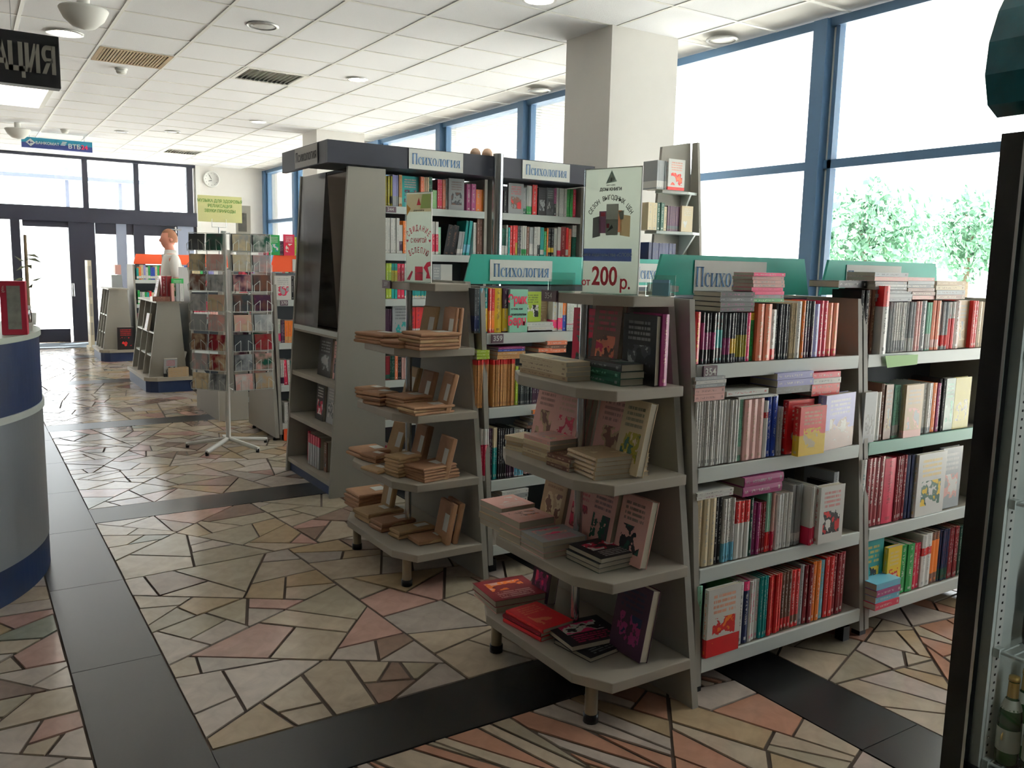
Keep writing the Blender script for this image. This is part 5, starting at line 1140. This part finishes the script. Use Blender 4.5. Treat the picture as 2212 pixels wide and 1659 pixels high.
vent(2.27, 8.01, 'ceiling_vent', 'white slatted air vent in the ceiling, the nearer one', None, True); vent(2.87, 14.61, 'ceiling_vent', 'white slatted air vent in the far ceiling near the clock', None, True)
for px, py, lab in ((180, 12, 'white half-globe speaker on the ceiling at the top of the photo'), (38, 275, 'white half-globe speaker hanging far off above the blue bank sign')):
    c = at_z(px, py, HC-.06); t = thing('dome_speaker', lab, 'speaker', (c.x, c.y, HC-.1)); MB().lathe([(0, -.115), (.07, -.1), (.125, -.05), (.15, .0), (.155, .012), (.15, .02), (.0, .02)], 26).build('dome', M_WHITE, t); MB().tube((0, 0, .02), (0, 0, .1), .04, 12).build('neck', M_WHITE, t)
for px, py, lab in ((262, 155, 'small round smoke detector just past the tan grille'), (140, 285, 'small round smoke detector in the far ceiling above the bank sign')):
    c = at_z(px, py, HC-.03); t = thing('smoke_detector', lab, 'smoke detector', (c.x, c.y, HC-.05)); MB().lathe([(0, 0), (.035, .0), (.045, .015), (.045, .035), (0, .035)], 16).build('sensor', M_WHITE, t); MB().lathe([(0, .035), (.055, .035), (.055, .05), (0, .05)], 16).build('base', M_WHITE, t)
c = at_y(457, 387, YE-.03); t = thing('wall_clock', 'round white wall clock on the far wall', 'clock', (c.x, YE-.001, c.z))
MB().lathe([(0, -.02), (.125, -.02), (.13, -.035), (.15, -.035), (.155, 0), (0, 0)], 32, axis='y').build('case', M_WHITE, t); box('hour_hand', (-.06, -.026, -.03), (.0, -.024, -.02), M_INKK, t).rotation_euler = (0, -.2, 0); box('minute_hand', (-.004, -.026, 0), (.004, -.024, .09), M_INKK, t).rotation_euler = (0, -.5, 0)
for k in range(12): a = k*pi/6; MB().box((cos(a)*.108-.006, -.023, sin(a)*.108-.006), (cos(a)*.108+.006, -.021, sin(a)*.108+.006)).build('hour_mark', mat('mark_grey', (.6, .6, .6), .6), t)

# ================================================================== SECURITY GATE, FRIDGE, MAN
c = at_z(205, 757, 0); t = thing('security_gate', 'cream upright anti-theft antenna by the entrance doors', 'security gate', (c.x-.05, c.y, 0)); MC = mat('gate_cream', (.86, .83, .74), .5)
MB().box((0, 0, 0), (.055, .34, 1.44)).build('panel', MC, t).location = (0, 0, 0); box('base', (-.03, -.02, 0), (.09, .36, .06), MC, t)
for z in (.25, .55, .85, 1.15): box('recess', (-.003, .06, z), (0.0, .28, z+.2), mat('gate_grey', (.72, .70, .66), .5), t); box('front_recess', (.01, -.002, z), (.045, 0, z+.2), MATS['gate_grey'], t)

fr = thing('drinks_fridge', 'tall black drinks fridge with curved teal header, cut by the frame edge', 'fridge', (2.25, 0, 0)); MFB = mat('fridge_black', (.05, .05, .06), .18)
y0, y1, dp = .55, 1.205, .62; MFW = mat('fridge_white', (.82, .85, .83), .4)
MB().box((.04, y1-.03, .06), (dp, y1, 1.86)).box((.04, y0, .06), (dp, y0+.03, 1.86)).box((dp-.03, y0+.03, .06), (dp, y1-.03, 1.86)).box((.04, y0+.03, 1.80), (dp-.03, y1-.03, 1.86)).box((.04, y0+.03, .06), (dp-.03, y1-.03, .12)).build('cabinet', MFB, fr)
MB().box((.05, y1-.075, .12), (dp-.03, y1-.031, 1.80)).box((.05, y0+.031, .12), (dp-.03, y0+.06, 1.80)).box((dp-.06, y0+.06, .12), (dp-.031, y1-.076, 1.80)).build('liner', MFW, fr)
d_ = MB().box((0, y1-.055, .1), (.035, y1+.003, 1.86)).box((0, y0, .1), (.035, y0+.055, 1.86)).box((0, y0+.055, 1.80), (.035, y1-.055, 1.86)).box((0, y0+.055, .1), (.035, y1-.055, .16)).build('door', MFB, fr)
box('door_glass', (.012, y0+.055, .16), (.016, y1-.055, 1.80), M_GLASS, d_); box('door_trim', (-.002, y1-.062, .12), (.0, y1-.054, 1.84), M_CHROME, d_)
st_ = MB().box((.065, y1-.078, .14), (.10, y1-.0755, 1.78)).build('shelf_standard', M_WHITE, fr)
sl = MB()
for k in range(70): sl.box((.079, y1-.0792, .16+.023*k), (.086, y1-.0781, .166+.023*k))
sl.build('slots', M_INKK, st_)
for z in (.165, .49, .905, 1.3):
    w_ = MB().tube((.07, y0+.07, z), (.07, y1-.08, z), .006, 6).tube((.5, y0+.07, z), (.5, y1-.08, z), .006, 6)
    for k in range(18): yy = y0+.08+.028*k; w_.tube((.07, yy, z+.004), (.5, yy, z+.004), .003, 4, cap=False)
    w_.build('wire_shelf', M_EDGE, fr); box('shelf_clip', (.06, y1-.095, z-.015), (.085, y1-.0795, z+.01), M_EDGE, fr)
hp = [(.02+.0, 1.905), (-.03, 1.93), (-.055, 2.0), (-.05, 2.08), (-.02, 2.16), (.04, 2.25), (.5, 2.25), (.5, 1.905)]
MB().prism([(x, z) for x, z in hp], y0, y1+.03, 'y').build('header', mat('header_teal', (.10, .34, .38), .25, noise=.6, nscale=9), fr); box('header_neck', (.08, y0+.03, 1.86), (.5, y1-.03, 1.905), MFB, fr)
lg = bpy.data.lights.new('fridge_lamp', 'AREA'); lg.shape = 'RECTANGLE'; lg.size = .03; lg.size_y = 1.3; lg.energy = 1.2; lg.color = (.95, 1, .97)
lo_ = bpy.data.objects.new('fridge_lamp', lg); lo_.location = (2.31, .62, 1.0); lo_.rotation_euler = (radians(90), 0, 0); SC.collection.objects.link(lo_)
MGB = glassmat('bottle_green', (.12, .38, .16), .12); MLB = mat('label_white', (.82, .84, .78), .5); MGD = mat('foil_gold', (.80, .66, .36), .35, metal=.5)
MPD = mat('cola_dark', (.07, .05, .06), .15); MPB = mat('cola_label_blue', (.08, .14, .36), .4)
def bottle(x, y, z, kind, label):
    if kind == 'beer':
        t = thing('beer_bottle', label, 'bottle', (x, y, z), 0, 'green bottles at the bottom of the fridge'); MB().lathe([(0, 0), (.029, 0), (.03, .01), (.03, .13), (.026, .16), (.014, .19), (.0125, .24), (0, .24)], 18).build('glass_body', mat('glass_green', (.10, .30, .12), .1), t)
        MB().lathe([(.0305, .04), (.0305, .105)], 18).build('label', MLB, t); MB().lathe([(.0145, .192), (.0135, .235)], 14).build('neck_foil', MGD, t); MB().lathe([(0, .252), (.014, .25), (.015, .238), (0, .238)], 14).build('cap', MGD, t); MB().lathe([(.027, .158), (.0175, .186)], 14).build('shoulder_label', MLB, t)
        MB().lathe([(0, 0), (.012, 0), (.012, .0008), (0, .0008)], 14, (-.031, 0, .085), axis='y').build('emblem', MGD, t)
    else:
        t = thing('cola_bottle', label, 'bottle', (x, y, z), 0, 'dark cola bottles in the fridge'); MB().lathe([(0, 0), (.042, 0), (.045, .02), (.045, .07), (.041, .1), (.045, .13), (.045, .2), (.03, .25), (.014, .28), (.014, .30), (0, .30)], 20).build('body', MPD, t)
        MB().lathe([(.0458, .125), (.0462, .13), (.0462, .2), (.0458, .205)], 20).build('label', MPB, t); MB().lathe([(0, .325), (.016, .322), (.016, .30), (0, .30)], 14).build('cap', MPB, t)
        for nm_, m_, z0_, z1_ in (('emblem_red', M_INKR, .172, .19), ('emblem_white', M_PAPER, .165, .172), ('emblem_blue', mat('emblem_blue', (.12, .3, .68), .4), .148, .165)):
            mb = MB()
            for i in range(8):
                a0_, a1_ = radians(205+i*6-6), radians(205+i*6)
                mb.add([(cos(a0_)*.047, sin(a0_)*.047, z0_), (cos(a1_)*.047, sin(a1_)*.047, z0_), (cos(a1_)*.047, sin(a1_)*.047, z1_), (cos(a0_)*.047, sin(a0_)*.047, z1_)], [(0, 1, 2, 3)])
            mb.build(nm_, m_, t)
for i, (x, y) in enumerate(((2.355, 1.085), (2.355, 1.015), (2.43, 1.085), (2.43, 1.015), (2.505, 1.085))): bottle(x, y, .173, 'beer', 'green bottle with gold neck foil on the lowest fridge shelf, '+('nearest the fridge corner', 'second from the corner', 'behind the corner bottle', 'in the second row', 'deepest one')[i])
for i, (x, y) in enumerate(((2.44, 1.07), (2.44, .96))): bottle(x, y, .498, 'cola', 'dark cola bottle with a red white and blue emblem, '+('nearer the fridge wall', 'farther from the fridge wall')[i])
t = thing('juice_bottle', 'pinkish brown drink bottle on the upper fridge shelf', 'bottle', (2.42, 1.07, .913)); MB().lathe([(0, 0), (.035, 0), (.036, .15), (.014, .2), (.014, .22), (0, .22)], 18).build('body', mat('juice', (.6, .36, .28), .2), t); MB().lathe([(.0365, .05), (.0365, .12)], 18).build('label', MLB, t); MB().lathe([(0, .235), (.016, .235), (.016, .22), (0, .22)], 12).build('cap', M_WHITE, t)

# man in a white shirt near the doors, in profile
def skin(name, V_, E_, m, par, lv=2):
    me = bpy.data.meshes.new(name); me.from_pydata([v[:3] for v in V_], E_, []); me.materials.append(m)
    o = bpy.data.objects.new(name, me); SC.collection.objects.link(o); o.parent = par
    sm_ = o.modifiers.new('skin', 'SKIN'); sm_.use_smooth_shade = True
    for i, v in enumerate(V_): me.skin_vertices[0].data[i].radius = (v[3], v[4] if len(v) > 4 else v[3]); me.skin_vertices[0].data[i].use_root = (i == 0)
    ss = o.modifiers.new('sub', 'SUBSURF'); ss.levels = lv; ss.render_levels = lv; return o
hp_ = at_y(368, 528, 11.6)
man = thing('person', 'man with short reddish hair in a white shirt, seen in profile', 'person', (hp_.x, 11.6, 0), radians(178)); man.scale = (1.03,)*3
MSK = mat('skin', (.84, .58, .50), .55); top = 1.80
# local +X is where he faces after rotation
BV = [(0, 0, .98, .14, .11), (0, 0, 1.15, .13, .15), (.01, 0, 1.35, .12, .17), (0, 0, 1.50, .06, .08), (.01, 0, 1.57, .055), (.03, 0, 1.66, .075, .07), (.02, 0, 1.73, .08, .07),
      (0, .19, 1.46, .055), (-.02, .25, 1.18, .042), (.08, .26, .95, .035), (0, -.19, 1.46, .055), (-.02, -.25, 1.18, .042), (.08, -.26, .95, .035),
      (0, .10, .88, .09), (.02, .11, .5, .062), (-.02, .11, .1, .045), (.12, .12, .04, .035), (0, -.10, .88, .09), (.0, -.11, .5, .062), (-.03, -.11, .1, .045), (.11, -.12, .04, .035)]
BE = [(0, 1), (1, 2), (2, 3), (3, 4), (4, 5), (5, 6), (2, 7), (7, 8), (8, 9), (2, 10), (10, 11), (11, 12), (0, 13), (13, 14), (14, 15), (15, 16), (0, 17), (17, 18), (18, 19), (19, 20)]
body = skin('body', BV, BE, MSK, man)
hm = bmesh.new(); bmesh.ops.create_uvsphere(hm, u_segments=28, v_segments=20, radius=1)
for v in hm.verts:
    x, y, z = v.co; X, Y_, Z = x*.095, y*.076, z*.122
    if z < 0: X = X*(1+.25*z)+(.018*-z if x > 0 else .012*-z); Y_ *= 1+.32*z
    if x > .6 and abs(y) < .28:
        k = max(0, 1-abs(y)/.28); X += .024*k*max(0, 1-abs(z+.12)/.22); X -= .006*k*max(0, 1-abs(z-.12)/.12); X += .006*k*max(0, 1-abs(z+.48)/.12)+.010*k*max(0, 1-abs(z+.85)/.25)
    v.co = (X+.02, Y_, Z+1.685)
hme = bpy.data.meshes.new('head'); hm.to_mesh(hme); hm.free(); hme.materials.append(MSK); hme.polygons.foreach_set('use_smooth', [True]*len(hme.polygons))
ho = bpy.data.objects.new('head', hme); SC.collection.objects.link(ho); ho.parent = man
for s_ in (-1, 1):
    MB().lathe([(0, 0), (.018, .004), (.022, .01), (0, .012)], 10, (.005, s_*.074, 1.68), axis='y').build('ear', MSK, man)
    MB().lathe([(0, -.004), (.009, 0), (0, .004)], 8, (.100, s_*.03, 1.70), axis='y').build('eye', M_INKK, man)
    for k in range(4): MB().tube((.085+.01*k, s_*(.25+.006*k), .93), (.11+.012*k, s_*(.245+.008*k), .86+.006*k), .008, 6, r2=.006).build('finger', MSK, man)
    MB().tube((.08, s_*.24, .93), (.12, s_*.215, .9), .009, 6, r2=.006).build('thumb', MSK, man)
box('mouth', (.098, -.02, 1.618), (.107, .02, 1.624), mat('lips', (.66, .36, .34), .6), man)
hm = bmesh.new(); bmesh.ops.create_uvsphere(hm, u_segments=28, v_segments=20, radius=1)
bmesh.ops.delete(hm, geom=[v for v in hm.verts if v.co.z < -.45 or v.co.z < (.55 if v.co.x > .35 else .1 if v.co.x > .05 else -.5)], context='VERTS')
for v in hm.verts: x, y, z = v.co; v.co = (x*.102+.014, y*.082*(1+.1*min(0, z)), z*.130+1.688)
hme = bpy.data.meshes.new('hair'); hm.to_mesh(hme); hm.free(); hme.materials.append(mat('hair_ginger', (.58, .40, .30), .8, noise=.2, nscale=60)); hme.polygons.foreach_set('use_smooth', [True]*len(hme.polygons))
ho = bpy.data.objects.new('hair', hme); SC.collection.objects.link(ho); ho.parent = man
MSH = mat('shirt_white', (.92, .92, .90), .8); 
skin('shirt', [(0, 0, .92, .16, .13), (0, 0, 1.15, .15, .17), (.01, 0, 1.35, .14, .19), (0, 0, 1.49, .075, .09), (0, .2, 1.45, .075), (-.02, .255, 1.2, .062), (0, -.2, 1.45, .075), (-.02, -.255, 1.2, .062)], [(0, 1), (1, 2), (2, 3), (2, 4), (4, 5), (2, 6), (6, 7)], MSH, man)
MB().lathe([(.075, 1.50), (.066, 1.555), (.070, 1.56), (.082, 1.50)], 16).build('collar', MSH, man)
skin('trousers', [(0, 0, .94, .145, .12), (0, .10, .86, .105), (.02, .11, .5, .078), (-.02, .11, .1, .06), (0, -.10, .86, .105), (0, -.11, .5, .078), (-.03, -.11, .1, .06)], [(0, 1), (1, 2), (2, 3), (0, 4), (4, 5), (5, 6)], mat('trousers_dark', (.18, .2, .26), .8), man)
for s_ in (-1, 1): MB().prism([(-.08, 0), (.17, 0), (.18, .04), (.06, .1), (-.07, .1)], s_*.115-.045, s_*.115+.045, 'y').build('shoe', M_BLACK, man)
